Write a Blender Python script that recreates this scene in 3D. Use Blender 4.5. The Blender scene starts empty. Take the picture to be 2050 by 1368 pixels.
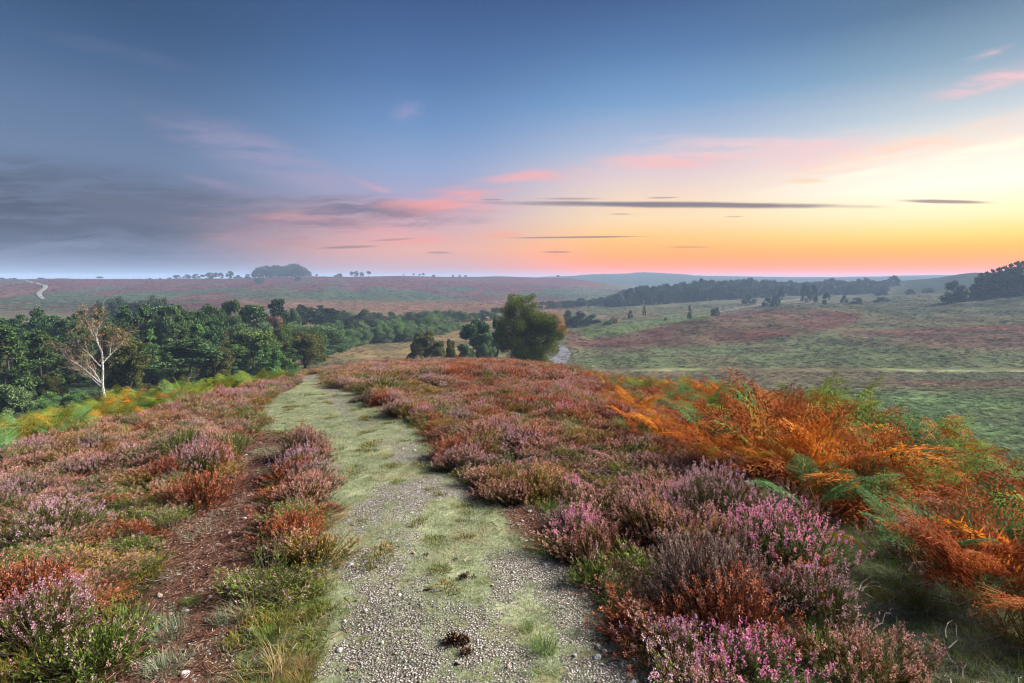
import bpy, math, random
import numpy as np
from mathutils import Vector, Euler, Matrix
random.seed(7)
RNG = np.random.default_rng(11)
sc = bpy.context.scene
COL = sc.collection
PI = math.pi
F = 1139.0            # focal length in photograph pixels
CX, HY = 1025.0, 558.0
EYE = 1.7             # eye height; world z = 0 is the ground at the camera's feet

# ------------------------------------------------------------------ noise
def _hash(ix, iy, s):
    h = (ix.astype(np.int64) * 374761393 + iy.astype(np.int64) * 668265263 + s * 974711) & 0x7fffffff
    h = ((h ^ (h >> 13)) * 1274126177) & 0x7fffffff
    return ((h ^ (h >> 16)) & 0xffff) / 65535.0
def vnoise(x, y, s=0):
    x = np.asarray(x, float); y = np.asarray(y, float)
    ix = np.floor(x); iy = np.floor(y); fx = x - ix; fy = y - iy
    fx = fx * fx * (3 - 2 * fx); fy = fy * fy * (3 - 2 * fy)
    a = _hash(ix, iy, s); b = _hash(ix + 1, iy, s); c = _hash(ix, iy + 1, s); d = _hash(ix + 1, iy + 1, s)
    return (a + (b - a) * fx) * (1 - fy) + (c + (d - c) * fx) * fy
def fbm(x, y, s=0, o=4):
    t = 0; a = .5; n = 0
    for i in range(o):
        t = t + a * vnoise(x * 2 ** i + 17.3 * i, y * 2 ** i - 9.1 * i, s + i); n += a; a *= .5
    return t / n
def sstep(a, b, x):
    t = np.clip((np.asarray(x, float) - a) / (b - a), 0, 1); return t * t * (3 - 2 * t)

# ------------------------------------------------------------------ terrain
def pchip(xk, yk, x):
    xk = np.array(xk, float); yk = np.array(yk, float)
    h = np.diff(xk); d = np.diff(yk) / h; m = np.zeros(len(xk))
    for i in range(1, len(xk) - 1):
        if d[i - 1] * d[i] > 0:
            w1 = 2 * h[i] + h[i - 1]; w2 = h[i] + 2 * h[i - 1]
            m[i] = (w1 + w2) / (w1 / d[i - 1] + w2 / d[i])
    m[0] = d[0]; m[-1] = d[-1]
    x = np.clip(x, xk[0], xk[-1])
    i = np.clip(np.searchsorted(xk, x) - 1, 0, len(xk) - 2)
    t = (x - xk[i]) / h[i]
    return ((2 * t**3 - 3 * t**2 + 1) * yk[i] + (t**3 - 2 * t**2 + t) * h[i] * m[i] + (-2 * t**3 + 3 * t**2) * yk[i + 1] + (t**3 - t**2) * h[i] * m[i + 1])
# valley profiles: azimuth -> (distance, height below the eye)
def rz(Y, row): return (Y, -(row - HY) / F * Y)
NEARL = [(20, -12), (40, -15), (60, -16.2), (85, -18.2)]
NEARC = [(20, -10), (60, -14), (120, -19), (170, -25)]
NEARR = [(20, -14), (50, -19)]
T = {
 -500: NEARL + [(130, -22), (250, -25), (350, -25), (550, -17), (900, -4), (1050, -1), (1500, -25), (2500, -20), rz(4000, 562), (5200, -20)],
 0: NEARL + [(130, -22), (250, -26), (350, -26), rz(550, 598), rz(900, 566), rz(1000, 561), (1500, -25), (2500, -20), rz(4000, 562), (5200, -20)],
 200: NEARL + [(130, -22), (250, -27), (350, -27), rz(550, 600), rz(900, 566), rz(1000, 560), (1500, -25), (2500, -20), rz(4000, 562), (5200, -20)],
 400: NEARL + [(130, -22), (250, -28), (380, -28), rz(600, 598), rz(900, 568), rz(1050, 558.5), (1500, -25), (2500, -20), rz(4000, 562), (5200, -20)],
 600: NEARL[:3] + [(90, -17.5), (130, -21), (200, -27), (300, -29), (450, -29), rz(700, 592), rz(1000, 563), rz(1150, 553.5), (1700, -25), (2500, -20), rz(4000, 561), (5200, -20)],
 800: NEARC + [(230, -28), (350, -29), (500, -29), rz(750, 594), rz(1000, 571), rz(1250, 552.5), (1800, -25), (2500, -20), rz(4000, 560), (5200, -20)],
 1000: NEARC + [(230, -29), (350, -29), (550, -29), rz(850, 590), rz(1150, 568), rz(1400, 553.5), (1900, -25), (2500, -20), rz(4000, 560), (5200, -20)],
 1130: NEARC[:2] + [(120, -20), (170, -27), (225, -30), (270, -28.5), (350, -29.5), (600, -29), rz(900, 590), rz(1200, 570), rz(1500, 556.5), (1950, -25), rz(2600, 561), rz(3500, 554), (5200, -20)],
 1210: NEARR[:1] + [(60, -17), (120, -24), (185, -30), (240, -30.5), (300, -27.5), (350, -29.5), (600, -29), rz(900, 592), rz(1200, 577), rz(1600, 566), (2000, -25), rz(2600, 560), rz(3500, 550), (5200, -20)],
 1300: NEARR[:1] + [(60, -18), (120, -25), (185, -30), (240, -29.5), rz(310, 657), (350, -28.5), (600, -28.5), rz(900, 592), rz(1300, 578), (2000, -28), rz(2600, 559), rz(3500, 547), (5200, -20)],
 1420: NEARR[:1] + [(60, -18.5), (120, -25.5), (185, -30), (230, -29), rz(330, 634), (390, -28.5), (600, -26), rz(900, 586), rz(1200, 574), (2000, -25), rz(2600, 560), rz(3600, 554), (5200, -20)],
 1550: NEARR + [(90, -23), (140, -28.5), (185, -30), (230, -28.5), rz(370, 619), (430, -26), (600, -24), rz(900, 582), rz(1200, 572), (2000, -25), rz(2600, 560), rz(3600, 555), (5200, -20)],
 1700: NEARR + [(80, -23), (120, -27), (185, -29.6), (240, -27.6), rz(300, 652), rz(430, 611), (480, -24), (650, -22), rz(900, 580), rz(1150, 568), (2000, -25), rz(2600, 559), rz(4000, 555), (5200, -20)],
 1850: NEARR + [(73, -22), (94, -24), (130, -26.7), (185, -29.3), (230, -26.8), rz(290, 657), (330, -23.6), rz(440, 610), rz(600, 588), rz(780, 572), rz(950, 559), (1400, -8), (2000, -25), rz(2600, 558), rz(4000, 552.5), (5200, -20)],
 1950: NEARR + [(73, -22), (94, -24), (130, -26.4), (185, -29.2), (230, -26), rz(285, 657), (320, -23), rz(420, 605), rz(560, 586), rz(740, 568), rz(920, 546), (1350, -2), (2000, -22), rz(2600, 557), rz(4000, 551), (5200, -20)],
 2050: NEARR + [(73, -21.9), (94, -24), (130, -26), (185, -29), (230, -25.5), rz(280, 657), (310, -22.5), rz(400, 600), rz(520, 585), rz(700, 565), rz(900, 548), (1300, 0), (2000, -20), rz(2600, 556), rz(4000, 550), (5200, -20)],
 2600: NEARR + [(73, -22), (94, -24), (130, -26), (185, -28), (230, -25), (280, -22), rz(400, 595), rz(520, 570), rz(700, 550), (900, 12), (1300, 0), (2000, -20), rz(2600, 556), rz(4000, 550), (5200, -20)],
}
def nearer(k):      # the far country stands closer, seen under the same angle
    Y, z = k; Yn = 1300 + (Y - 1300) * .4 if Y > 1300 else Y; return (Yn, z * Yn / Y)
T = {c: [nearer(k) for k in v] for c, v in T.items()}
TC = np.array(sorted(T)); TY = np.exp(np.linspace(math.log(20), math.log(5200), 400))
TZ = np.array([pchip([a for a, b in T[c]], [b for a, b in T[c]], TY) for c in TC])    # eye relative
def valley(px, Y):
    px = np.clip(px, TC[0], TC[-1] - 1e-3); Y = np.clip(Y, 20, 5199)
    j = np.clip(np.searchsorted(TC, px, side='right') - 1, 0, len(TC) - 2)
    t = (px - TC[j]) / (TC[j + 1] - TC[j]); t = .5 * t + .5 * t * t * (3 - 2 * t)
    fi = (np.log(Y) - math.log(20)) / (math.log(5200) - math.log(20)) * 399
    i = np.clip(fi.astype(int), 0, 398); s = fi - i
    za = TZ[j, i] * (1 - s) + TZ[j, i + 1] * s; zb = TZ[j + 1, i] * (1 - s) + TZ[j + 1, i + 1] * s
    return za * (1 - t) + zb * t
def pxY(x, y):
    r = np.hypot(x, y); Y = np.maximum(y, r * math.cos(math.radians(52)))
    X = np.sign(x) * np.sqrt(np.maximum(r * r - Y * Y, 0))
    return CX + F * X / np.maximum(Y, 1e-3), Y
def spur(x, y):
    yy = np.maximum(y, 0); xa = x + .085 * yy * sstep(0, 8, yy)
    k = .0120 + (.0190 - .0120) * sstep(-3, 4, xa)
    z = -.018 * y - .00255 * yy * yy - k * xa * xa - .0008 * np.minimum(y, 0) ** 2
    return z - EYE
def ground(x, y, detail=True):
    """height relative to the eye"""
    x = np.asarray(x, float); y = np.asarray(y, float)
    px, Y = pxY(x, y); a = spur(x, y); b = valley(px, Y)
    k = 1.5; m = np.maximum(a, b); h = m + k * np.log(np.exp((a - m) / k) + np.exp((b - m) / k))
    # small correction so that the spur top is untouched
    if detail:
        r = np.hypot(x, y); far = sstep(45, 120, r)
        h = h + (fbm(x / 1.3, y / 1.3, 3, 3) - .5) * .10 * (1 - far) * sstep(.5, 4, r)
        h = h + (fbm(x / 38, y / 38, 5, 3) - .5) * .9 * far * (1 - .5 * sstep(600, 1500, r))
        px_, Y_ = pxY(x, y); rg = sstep(430, 620, Y_) * (1 - sstep(900, 1080, Y_)) * (1 - sstep(1100, 1250, px_)); h = h + rg * (fbm(x / 95 + y / 300, y / 260, 15, 4) - .5) * 16
        fo = sstep(195, 250, Y_) * (1 - sstep(420, 520, Y_)) * sstep(1130, 1200, px_); h = h + fo * (fbm((x + y * .6) / 42, (y - x * .3) / 80, 19, 3) - .5) * 8
        far2 = sstep(1500, 2000, r)
        h = h + far2 * (fbm(x / 150, y / 150, 9, 5) - .40) * 7
    return h
# polar grid, refined inside the view
RR = np.concatenate([[0.0], np.exp(np.arange(math.log(.5), math.log(5150), .0145))]); RR[-1] = 5150
AA = np.radians(np.concatenate([np.arange(-180, -54, 3.0), np.arange(-54, 54.01, .2), np.arange(57, 180.1, 3.0)]))
AA[-1] = PI
AG, RG = np.meshgrid(AA, RR)
GX, GY = RG * np.sin(AG), RG * np.cos(AG)
GZ = ground(GX, GY)
GZ[:, -1] = GZ[:, 0]
def gz(x, y):
    """height of the terrain mesh (world z) by bilinear lookup"""
    x = np.atleast_1d(np.asarray(x, float)); y = np.atleast_1d(np.asarray(y, float))
    r = np.hypot(x, y); a = np.arctan2(x, y)
    i = np.clip(np.searchsorted(RR, r) - 1, 0, len(RR) - 2); j = np.clip(np.searchsorted(AA, a) - 1, 0, len(AA) - 2)
    s = (r - RR[i]) / (RR[i + 1] - RR[i]); t = (a - AA[j]) / (AA[j + 1] - AA[j])
    return EYE + (GZ[i, j] * (1 - s) * (1 - t) + GZ[i + 1, j] * s * (1 - t) + GZ[i, j + 1] * (1 - s) * t + GZ[i + 1, j + 1] * s * t)
YS = np.exp(np.linspace(math.log(.35), math.log(5000), 6000))
def unproj(px, row, ymin=0, ymax=5000, which=0):
    """ground point seen at a photograph pixel"""
    u = (px - CX) / F; v = (row - HY) / F
    Y = YS[(YS >= ymin) & (YS <= ymax)]
    d = (gz(u * Y, Y) - EYE) + v * Y
    s = np.where((d[:-1] < 0) & (d[1:] >= 0))[0]
    if len(s) == 0:
        k = int(np.argmax(d)) ; return (u * Y[k], Y[k])
    k = s[which if abs(which) < len(s) else -1]
    t = d[k] / (d[k] - d[k + 1]); y = Y[k] + (Y[k + 1] - Y[k]) * t
    return (u * y, y)
def poly(pts, **kw): return [unproj(a, b, ymax=60) for a, b in pts]
def inside(P, x, y):
    x = np.asarray(x, float); y = np.asarray(y, float); c = np.zeros(x.shape, bool)
    for i in range(len(P)):
        x1, y1 = P[i]; x2, y2 = P[i - 1]
        if y1 == y2: continue
        c ^= ((y1 > y) != (y2 > y)) & (x < (x2 - x1) * (y - y1) / (y2 - y1) + x1)
    return c
def edged(P, x, y, amp=.25, sc_=.5, s=31):
    """polygon test with a ragged edge (soft, 0..1)"""
    r = np.hypot(x, y); am = amp * np.clip(r / 6, .35, 1.5)
    t = 0
    for k in range(4):
        dx = (fbm(x / sc_, y / sc_, s + 7 * k, 4) - .5) * am * 2; dy = (fbm(x / sc_ + 50, y / sc_, s + 7 * k + 3, 4) - .5) * am * 3
        t = t + inside(P, x + dx, y + dy)
    return t / 4.0
PATH = poly([(560, 2600), (580, 1500), (625, 1368), (640, 1300), (655, 1200), (640, 1100), (652, 1010), (650, 950), (625, 900), (580, 865), (520, 862), (505, 838), (540, 803), (578, 776), (592, 758), (606, 746), (655, 744), (655, 768), (705, 779), (725, 800), (790, 830), (850, 870), (895, 910), (925, 945), (990, 1000), (1020, 1050), (1090, 1110), (1200, 1190), (1270, 1270), (1330, 1368), (1500, 1600), (1900, 2600)])
RUT = poly([(-500, 2600), (90, 1500), (200, 1368), (235, 1280), (300, 1180), (340, 1080), (400, 1010), (465, 940), (490, 880), (520, 858), (562, 878), (548, 960), (540, 1050), (545, 1100), (505, 1180), (490, 1250), (470, 1330), (450, 1500), (200, 2600)])
STRIP = poly([(200, 2600), (450, 1500), (470, 1330), (490, 1250), (505, 1180), (545, 1120), (640, 1120), (655, 1200), (640, 1300), (625, 1368), (580, 1500), (560, 2600)])
ISLE = poly([(562, 878), (585, 866), (625, 900), (650, 950), (652, 1010), (640, 1100), (640, 1140), (540, 1130), (540, 1050), (548, 960)])
CLEAR = poly([(1545, 1110), (1640, 1075), (1740, 1060), (1850, 1090), (1900, 1200), (2050, 1260), (2300, 1330), (2800, 2000), (1700, 2000), (1500, 1420), (1450, 1400), (1540, 1300), (1680, 1260), (1620, 1190)])
DIRT = poly([(1000, 1015), (1060, 1000), (1110, 1030), (1120, 1100), (1060, 1100), (1010, 1075)])
BRK = poly([(1180, 778), (1215, 815), (1215, 855), (1290, 895), (1400, 915), (1500, 960), (1590, 1010), (1660, 1060), (1740, 1055), (1800, 1010), (1880, 1080), (1950, 1240), (2050, 1300), (2600, 1700)]) + [(60, 1.0), (70, 40), (4.6, 50)]
BRL = poly([(-400, 1060), (0, 935), (60, 920), (150, 892), (250, 862), (330, 838), (420, 812), (500, 790), (580, 762)]) + [(-14, 60), (-80, 60), (-80, 5)]

def new_mesh(name, V, faces, mats=(), midx=None, attrs=None, smooth=True):
    V = np.asarray(V, np.float32); me = bpy.data.meshes.new(name)
    faces = [np.asarray(f, np.int32) for f in (faces if isinstance(faces, list) else [faces]) if len(f)]
    me.vertices.add(len(V)); me.vertices.foreach_set('co', V.ravel())
    nl = sum(f.size for f in faces); npoly = sum(len(f) for f in faces)
    me.loops.add(nl); me.polygons.add(npoly)
    me.loops.foreach_set('vertex_index', np.concatenate([f.ravel() for f in faces]))
    tot = np.concatenate([np.full(len(f), f.shape[1], np.int32) for f in faces])
    st = np.concatenate([[0], np.cumsum(tot)[:-1]]).astype(np.int32)
    me.polygons.foreach_set('loop_start', st); me.polygons.foreach_set('loop_total', tot)
    for m in mats: me.materials.append(m)
    if midx is not None: me.polygons.foreach_set('material_index', np.asarray(midx, np.int32))
    me.polygons.foreach_set('use_smooth', np.full(npoly, smooth))
    for k, a in (attrs or {}).items():
        a = np.asarray(a, np.float32)
        if a.ndim == 1:
            at = me.attributes.new(k, 'FLOAT', 'POINT'); at.data.foreach_set('value', a)
        else:
            at = me.attributes.new(k, 'FLOAT_COLOR', 'POINT')
            at.data.foreach_set('color', np.hstack([a, np.ones((len(a), 1), np.float32)]).ravel())
    me.update(calc_edges=True); me.validate() if False else None
    return me
def link(name, data, parent=None, loc=None, **props):
    o = bpy.data.objects.new(name, data); COL.objects.link(o)
    if parent: o.parent = parent
    if loc is not None: o.location = loc
    for k, v in props.items(): o[k] = v
    return o

# ------------------------------------------------------------------ node helper
class NT:
    def __init__(s, tree): s.t = tree; s.n = tree.nodes; s.l = tree.links; s.n.clear()
    def add(s, typ, **kw):
        n = s.n.new(typ)
        for k, v in kw.items(): setattr(n, k, v)
        return n
    def put(s, sock, v):
        if isinstance(v, bpy.types.NodeSocket): s.l.new(v, sock)
        elif v is not None:
            if hasattr(sock.default_value, '__len__') and not hasattr(v, '__len__'): v = (v, v, v)
            if hasattr(sock.default_value, '__len__') and len(sock.default_value) == 4 and len(v) == 3: v = (*v, 1)
            sock.default_value = v
    def m(s, op, a, b=None, c=None, clamp=False):
        n = s.add('ShaderNodeMath', operation=op, use_clamp=clamp)
        for i, v in enumerate((a, b, c)):
            if v is not None: s.put(n.inputs[i], v)
        return n.outputs[0]
    def vm(s, op, a, b=None):
        n = s.add('ShaderNodeVectorMath', operation=op); s.put(n.inputs[0], a)
        if b is not None: s.put(n.inputs[1], b)
        return n.outputs[0]
    def mix(s, f, a, b, mode='MIX'):
        n = s.add('ShaderNodeMix', data_type='RGBA', blend_type=mode)
        s.put(n.inputs[0], f); s.put(n.inputs[6], a); s.put(n.inputs[7], b); return n.outputs[2]
    def ramp(s, f, stops, interp='LINEAR'):
        n = s.add('ShaderNodeValToRGB'); r = n.color_ramp; r.interpolation = interp
        while len(r.elements) > 1: r.elements.remove(r.elements[-1])
        r.elements[0].position = stops[0][0]; r.elements[0].color = (*stops[0][1], 1)
        for p, c in stops[1:]:
            e = r.elements.new(p); e.color = (*c, 1)
        s.put(n.inputs[0], f); return n.outputs[0]
    def noise(s, vec, scale, detail=4, rough=.55, dist=0.0, out=0):
        n = s.add('ShaderNodeTexNoise'); s.put(n.inputs['Vector'], vec); n.inputs['Scale'].default_value = scale
        n.inputs['Detail'].default_value = detail; n.inputs['Roughness'].default_value = rough; n.inputs['Distortion'].default_value = dist
        return n.outputs[out]
    def sm(s, a, b, x):
        n = s.add('ShaderNodeMapRange', interpolation_type='SMOOTHSTEP'); s.put(n.inputs[0], x)
        n.inputs[1].default_value = a; n.inputs[2].default_value = b; return n.outputs[0]
    def xyz(s, x, y, z):
        n = s.add('ShaderNodeCombineXYZ'); s.put(n.inputs[0], x); s.put(n.inputs[1], y); s.put(n.inputs[2], z); return n.outputs[0]
    def attr(s, name, typ='GEOMETRY', out='Fac'):
        return s.add('ShaderNodeAttribute', attribute_name=name, attribute_type=typ).outputs[out]
def lin(*c): return tuple(((v / 255 + .055) / 1.055) ** 2.4 if v > 10 else v / 255 / 12.92 for v in c)
def newmat(name):
    m = bpy.data.materials.new(name); m.use_nodes = True; return m, NT(m.node_tree)
def finish(nt, col, rough=.8, spec=.25, bump=None, trans=0.0, strength=.5, dist=.02):
    b = nt.add('ShaderNodeBsdfPrincipled'); nt.put(b.inputs['Base Color'], col); nt.put(b.inputs['Roughness'], rough)
    b.inputs['Specular IOR Level'].default_value = spec
    if bump is not None:
        bn = nt.add('ShaderNodeBump'); bn.inputs['Strength'].default_value = strength; bn.inputs['Distance'].default_value = dist
        nt.put(bn.inputs['Height'], bump); nt.l.new(bn.outputs[0], b.inputs['Normal'])
    out = nt.add('ShaderNodeOutputMaterial'); sh = b.outputs[0]
    if trans > 0:
        tr = nt.add('ShaderNodeBsdfTranslucent'); nt.put(tr.inputs[0], col)
        mx = nt.add('ShaderNodeMixShader'); mx.inputs[0].default_value = trans
        nt.l.new(sh, mx.inputs[1]); nt.l.new(tr.outputs[0], mx.inputs[2]); sh = mx.outputs[0]
    nt.l.new(sh, out.inputs[0])
def leafmat(name, stops, trans=.25, rough=.8, spec=.08, rnd=.35, tint=False, nscale=0.0):
    """colour by each leaf's own random value 'v' and the plant's random value"""
    m, nt = newmat(name); v = nt.attr('v'); oi = nt.add('ShaderNodeObjectInfo').outputs['Random']
    f = nt.m('ADD', nt.m('MULTIPLY', v, 1 - rnd), nt.m('MULTIPLY', oi, rnd))
    c = nt.ramp(f, stops)
    if nscale:
        tc = nt.add('ShaderNodeNewGeometry').outputs['Position']
        n = nt.noise(tc, nscale, 3); c = nt.mix(.5, c, nt.ramp(n, [(.3, (.45, .5, .5)), (.7, (1.35, 1.25, 1.1))]), 'MULTIPLY')
    if tint: c = nt.mix(1.0, c, nt.attr('tint', 'INSTANCER', 'Color'), 'MULTIPLY')
    finish(nt, c, rough, spec, trans=trans); return m

# ------------------------------------------------------------------ ground colours
def albedo(x, y, zz):
    """vegetation colour of the open ground, as patches in the place"""
    px, Y = pxY(x, y); row = HY - F * zz / np.maximum(Y, .5); r = np.hypot(x, y)
    n1 = fbm(x / 60, y / 90, 41, 5); n2 = fbm(x / 18, y / 30, 45, 5); n3 = fbm(x / 160, y / 260, 49, 4)
    red = np.array([.115, .050, .050]); grn = np.array([.065, .115, .055]); straw = np.array([.21, .155, .085]); dk = np.array([.055, .05, .042]); mix = np.array([.11, .10, .06]); brt = np.array([.12, .21, .085])
    def lerp(c, d, t): return c * (1 - t[..., None]) + d * t[..., None]
    c = np.ones(x.shape + (3,)) * mix
    # far heath on the ridge
    ridge = sstep(360, 520, Y) * (1 - sstep(1180, 1260, px))
    n4 = fbm(x / 45 + y / 200, y / 110, 57, 4); t = sstep(.44, .52, n3 * .35 + n1 * .25 + n4 * .4 + .10 * sstep(590, 565, row) - .05)
    cr = lerp(np.ones_like(c) * grn * .95, red * 1.05, t)
    cr = lerp(cr, straw * .8, sstep(.55, .65, n1) * .6 * sstep(560, 600, row))
    cr = lerp(cr, straw * .8 + red * .35, sstep(595, 612, row) * sstep(450, 620, px))
    c = lerp(c, cr * np.array([.95, .76, .80]), ridge)
    # meadow in the valley
    md = sstep(560, 640, px) * (1 - sstep(1000, 1060, px)) * sstep(150, 190, Y) * (1 - sstep(480, 560, Y))
    c = lerp(c, lerp(np.ones_like(c) * straw, mix * 1.2, sstep(.4, .6, n2)), md)
    # right side
    rt = sstep(1110, 1150, px) * (1 - sstep(1000, 1300, Y)) * sstep(35, 55, r)
    t2 = sstep(.40, .60, n2 * .6 + n1 * .4)
    cg = lerp(np.ones_like(c) * np.array([.112, .094, .070]), np.array([.088, .098, .066]), t2)
    mound = sstep(700, 685, row) * sstep(612, 626, row + (n1 - .5) * 20) * sstep(1120, 1160, px) * (1 - sstep(1650, 1800, px))
    def blotch(P, am=8.):
        t = 0
        for k in range(3): t = t + inside(P, px + (vnoise(x / 7, y / 9, 201 + k) - .5) * am * 3, row + (vnoise(x / 5, y / 8, 211 + k) - .5) * am)
        return t / 3.
    pl = sstep(645, 628, row) * (1 - mound); cg = lerp(cg, lerp(np.ones_like(c) * np.array([.095, .10, .075]), np.array([.06, .07, .058]), sstep(.45, .55, n2)), pl * .85)
    m1 = np.maximum(blotch([(1130, 664), (1250, 655), (1340, 645), (1420, 632), (1480, 623), (1560, 619), (1650, 621), (1730, 630), (1700, 650), (1600, 672), (1450, 690), (1300, 702), (1140, 694)]), blotch([(1800, 664), (1950, 652), (2300, 640), (2300, 690), (1950, 700), (1760, 690)]) * .6)
    cg = lerp(cg, lerp(np.ones_like(c) * np.array([.105, .050, .050]), np.array([.105, .072, .060]), t2), m1 * .9)
    g1 = blotch([(1150, 662), (1330, 636), (1420, 628), (1430, 634), (1340, 650), (1260, 668), (1180, 680)]); cg = lerp(cg, np.array([.09, .13, .062]), g1 * .8)
    tr = np.exp(-((row - np.interp(px, [1400, 1560, 1700, 1850, 2050], [700, 690, 664, 650, 646])) / 2.) ** 2) * sstep(1380, 1500, px) * .6; cg = lerp(cg, np.array([.13, .15, .085]), tr)
    low = sstep(690, 705, row + (n1 - .5) * 30) * (1 - sstep(735, 742, row))
    cg = lerp(cg, np.array([.088, .108, .066]), low * (.4 + .6 * sstep(.4, .6, n2)))
    bot = sstep(770, 800, row + (n1 - .5) * 30)
    cg = lerp(cg, np.array([.10, .155, .075]), bot * (.65 + .35 * sstep(.35, .6, n2)))
    rd2 = np.exp(-((row - 765 - (px - 1500) * .01) / 5) ** 2) * sstep(.4, .55, n1) + np.exp(-((row - 657 - (2050 - px) * .03) / 5) ** 2) * sstep(1650, 1750, px)
    cg = lerp(cg, red * 1.2, np.clip(rd2, 0, 1) * .8)
    strip = np.exp(-((row - 741 - 3 * np.sin(px / 140.) - 4 * sstep(1250, 1130, px) * -4) / 2.3) ** 2) * sstep(1160, 1200, px)
    cg = lerp(cg, np.array([.24, .28, .16]), np.clip(strip * .9, 0, 1) * sstep(.36, .5, n2))
    rh = sstep(1770, 1830, px) * sstep(560, 680, Y); cg = lerp(cg, np.array([.035, .045, .04]), rh)
    c = lerp(c, cg * np.array([1.25, 1.25, 1.15]), rt)
    lf = (1 - sstep(400, 560, px)) * (1 - sstep(200, 300, Y)) * sstep(20, 35, r)
    c = lerp(c, grn * .8, lf)
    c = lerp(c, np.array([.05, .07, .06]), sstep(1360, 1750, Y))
    # the spur
    sp = 1 - sstep(38, 48, r)
    soil = lerp(np.ones_like(c) * np.array([.055, .036, .026]), np.array([.075, .075, .03]), sstep(.42, .62, fbm(x / .5, y / .5, 61, 4)))
    c = lerp(c, soil, sp)
    return c
near = RG < 70
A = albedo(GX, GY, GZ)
zp = np.zeros_like(GX); zr = zp.copy(); zc = zp.copy(); zs = zp.copy()
zp[near] = edged(PATH, GX[near], GY[near]); zr[near] = np.maximum(edged(RUT, GX[near], GY[near], .35), edged(DIRT, GX[near], GY[near], .3))
zs[near] = edged(STRIP, GX[near], GY[near], .3); zc[near] = edged(CLEAR, GX[near], GY[near], .5)
GRAVC = [(600, 2600, 1500), (760, 1368, 1180), (740, 1240, 1150), (725, 1140, 850), (745, 1050, 860), (765, 980, 870), (790, 940, 880), (760, 890, 830), (690, 840, 720), (670, 810, 705), (650, 775, 690), (628, 752, 655)]
def gravel_amount(x, y):
    """0..1: how bare of turf the path is"""
    px, Y = pxY(x, y); g = ground(x, y, False); row = HY - F * g / np.maximum(Y, .5)
    rows = np.array([742, 752, 775, 810, 840, 880, 930, 990, 1050, 1120, 1200, 1300, 1368, 2600.])
    l = np.array([600, 600, 640, 665, 690, 740, 770, 730, 700, 690, 680, 670, 660, 500.])
    r_ = np.array([660, 655, 680, 705, 730, 850, 870, 880, 860, 850, 940, 1060, 1120, 2000.])
    L = np.interp(row, rows, l); R = np.interp(row, rows, r_); w = (R - L) * .35 + 4
    a = sstep(L - w * .6, L + w * .5, px) * (1 - sstep(R - w * .5, R + w * .6, px))
    # gravel along the lower right edge and the far end
    r2 = np.interp(row, [1080, 1130, 1200, 1300, 1400, 2600], [1100, 1060, 1060, 1090, 1100, 1200.])
    a = np.maximum(a, sstep(r2 - 20, r2 + 50, px) * sstep(1100, 1150, row))
    a = np.maximum(a, sstep(768, 752, row)); a = np.maximum(a, .9 * np.exp(-((px - 880 - (row - 880) * .9) / 40) ** 2) * sstep(820, 850, row) * sstep(960, 920, row))
    n = fbm(x / .45, y / .7, 71, 4)
    return np.clip(a * (.32 + .14 * sstep(960, 1250, row) + .3 * sstep(770, 755, row)) + (n - .5) * 1.5 + .20, 0, 1)
gr = np.zeros_like(GX); gr[near] = gravel_amount(GX[near], GY[near])
NV = GX.size; nr, na = GX.shape
idx = np.arange(NV).reshape(nr, na)
quads = np.stack([idx[:-1, :-1], idx[:-1, 1:], idx[1:, 1:], idx[1:, :-1]], -1).reshape(-1, 4)[:, ::-1]
# ------------------------------------------------------------------ ground material
gm, nt = newmat('heath_ground')
pos = nt.add('ShaderNodeNewGeometry').outputs['Position']
alb = nt.attr('alb', out='Color'); P_, R_, C_, S_, G_ = (nt.attr(k) for k in ('zpath', 'zrut', 'zclear', 'zstrip', 'zgravel'))
n_f = nt.noise(pos, 55, 5, .65); n_m = nt.noise(pos, 7, 5, .6); n_v = nt.noise(pos, .55, 6, .7); n_w = nt.noise(pos, .09, 6, .7)
alb = nt.vm('MULTIPLY', alb, (.78, .78, .78)); base = nt.mix(1, alb, nt.ramp(n_v, [(.32, (.7, .72, .74)), (.5, (1, 1, 1)), (.68, (1.3, 1.25, 1.2))]), 'MULTIPLY')  # ground dimmed evenly: the plants' self-shadowing is put into its colour
base = nt.mix(1, base, nt.ramp(n_w, [(.35, (.58, .62, .62)), (.65, (1.4, 1.34, 1.3))]), 'MULTIPLY')
base = nt.mix(.8, base, nt.ramp(n_f, [(.3, (.35, .35, .35)), (.7, (1.7, 1.7, 1.6))]), 'MULTIPLY')
turf = nt.ramp(n_m, [(.3, (.11, .13, .05)), (.5, (.23, .26, .15)), (.7, (.34, .36, .23))])
turf = nt.mix(nt.sm(.50, .66, nt.noise(pos, 3.3, 6, .72)), turf, (.24, .21, .12)); turf = nt.mix(.8, turf, nt.ramp(n_f, [(.3, (.35, .35, .3)), (.7, (1.6, 1.55, 1.5))]), 'MULTIPLY')
vo = nt.add('ShaderNodeTexVoronoi'); vo.inputs['Scale'].default_value = 85; vo.inputs['Randomness'].default_value = 1; nt.put(vo.inputs['Vector'], pos)
vo2 = nt.add('ShaderNodeTexVoronoi'); vo2.inputs['Scale'].default_value = 140; nt.put(vo2.inputs['Vector'], pos)
sep = nt.add('ShaderNodeSeparateColor'); nt.put(sep.inputs[0], vo.outputs['Color'])
sep2 = nt.add('ShaderNodeSeparateColor'); nt.put(sep2.inputs[0], vo2.outputs['Color'])
st = [(0, (.12, .10, .10)), (.3, (.25, .21, .20)), (.55, (.38, .32, .30)), (.8, (.48, .44, .44)), (1, (.72, .70, .71))]
g1 = nt.ramp(sep.outputs[0], st); g2 = nt.ramp(sep2.outputs[0], st)
gcol = nt.mix(nt.m('GREATER_THAN', sep.outputs[1], .45), g2, g1)
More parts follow.
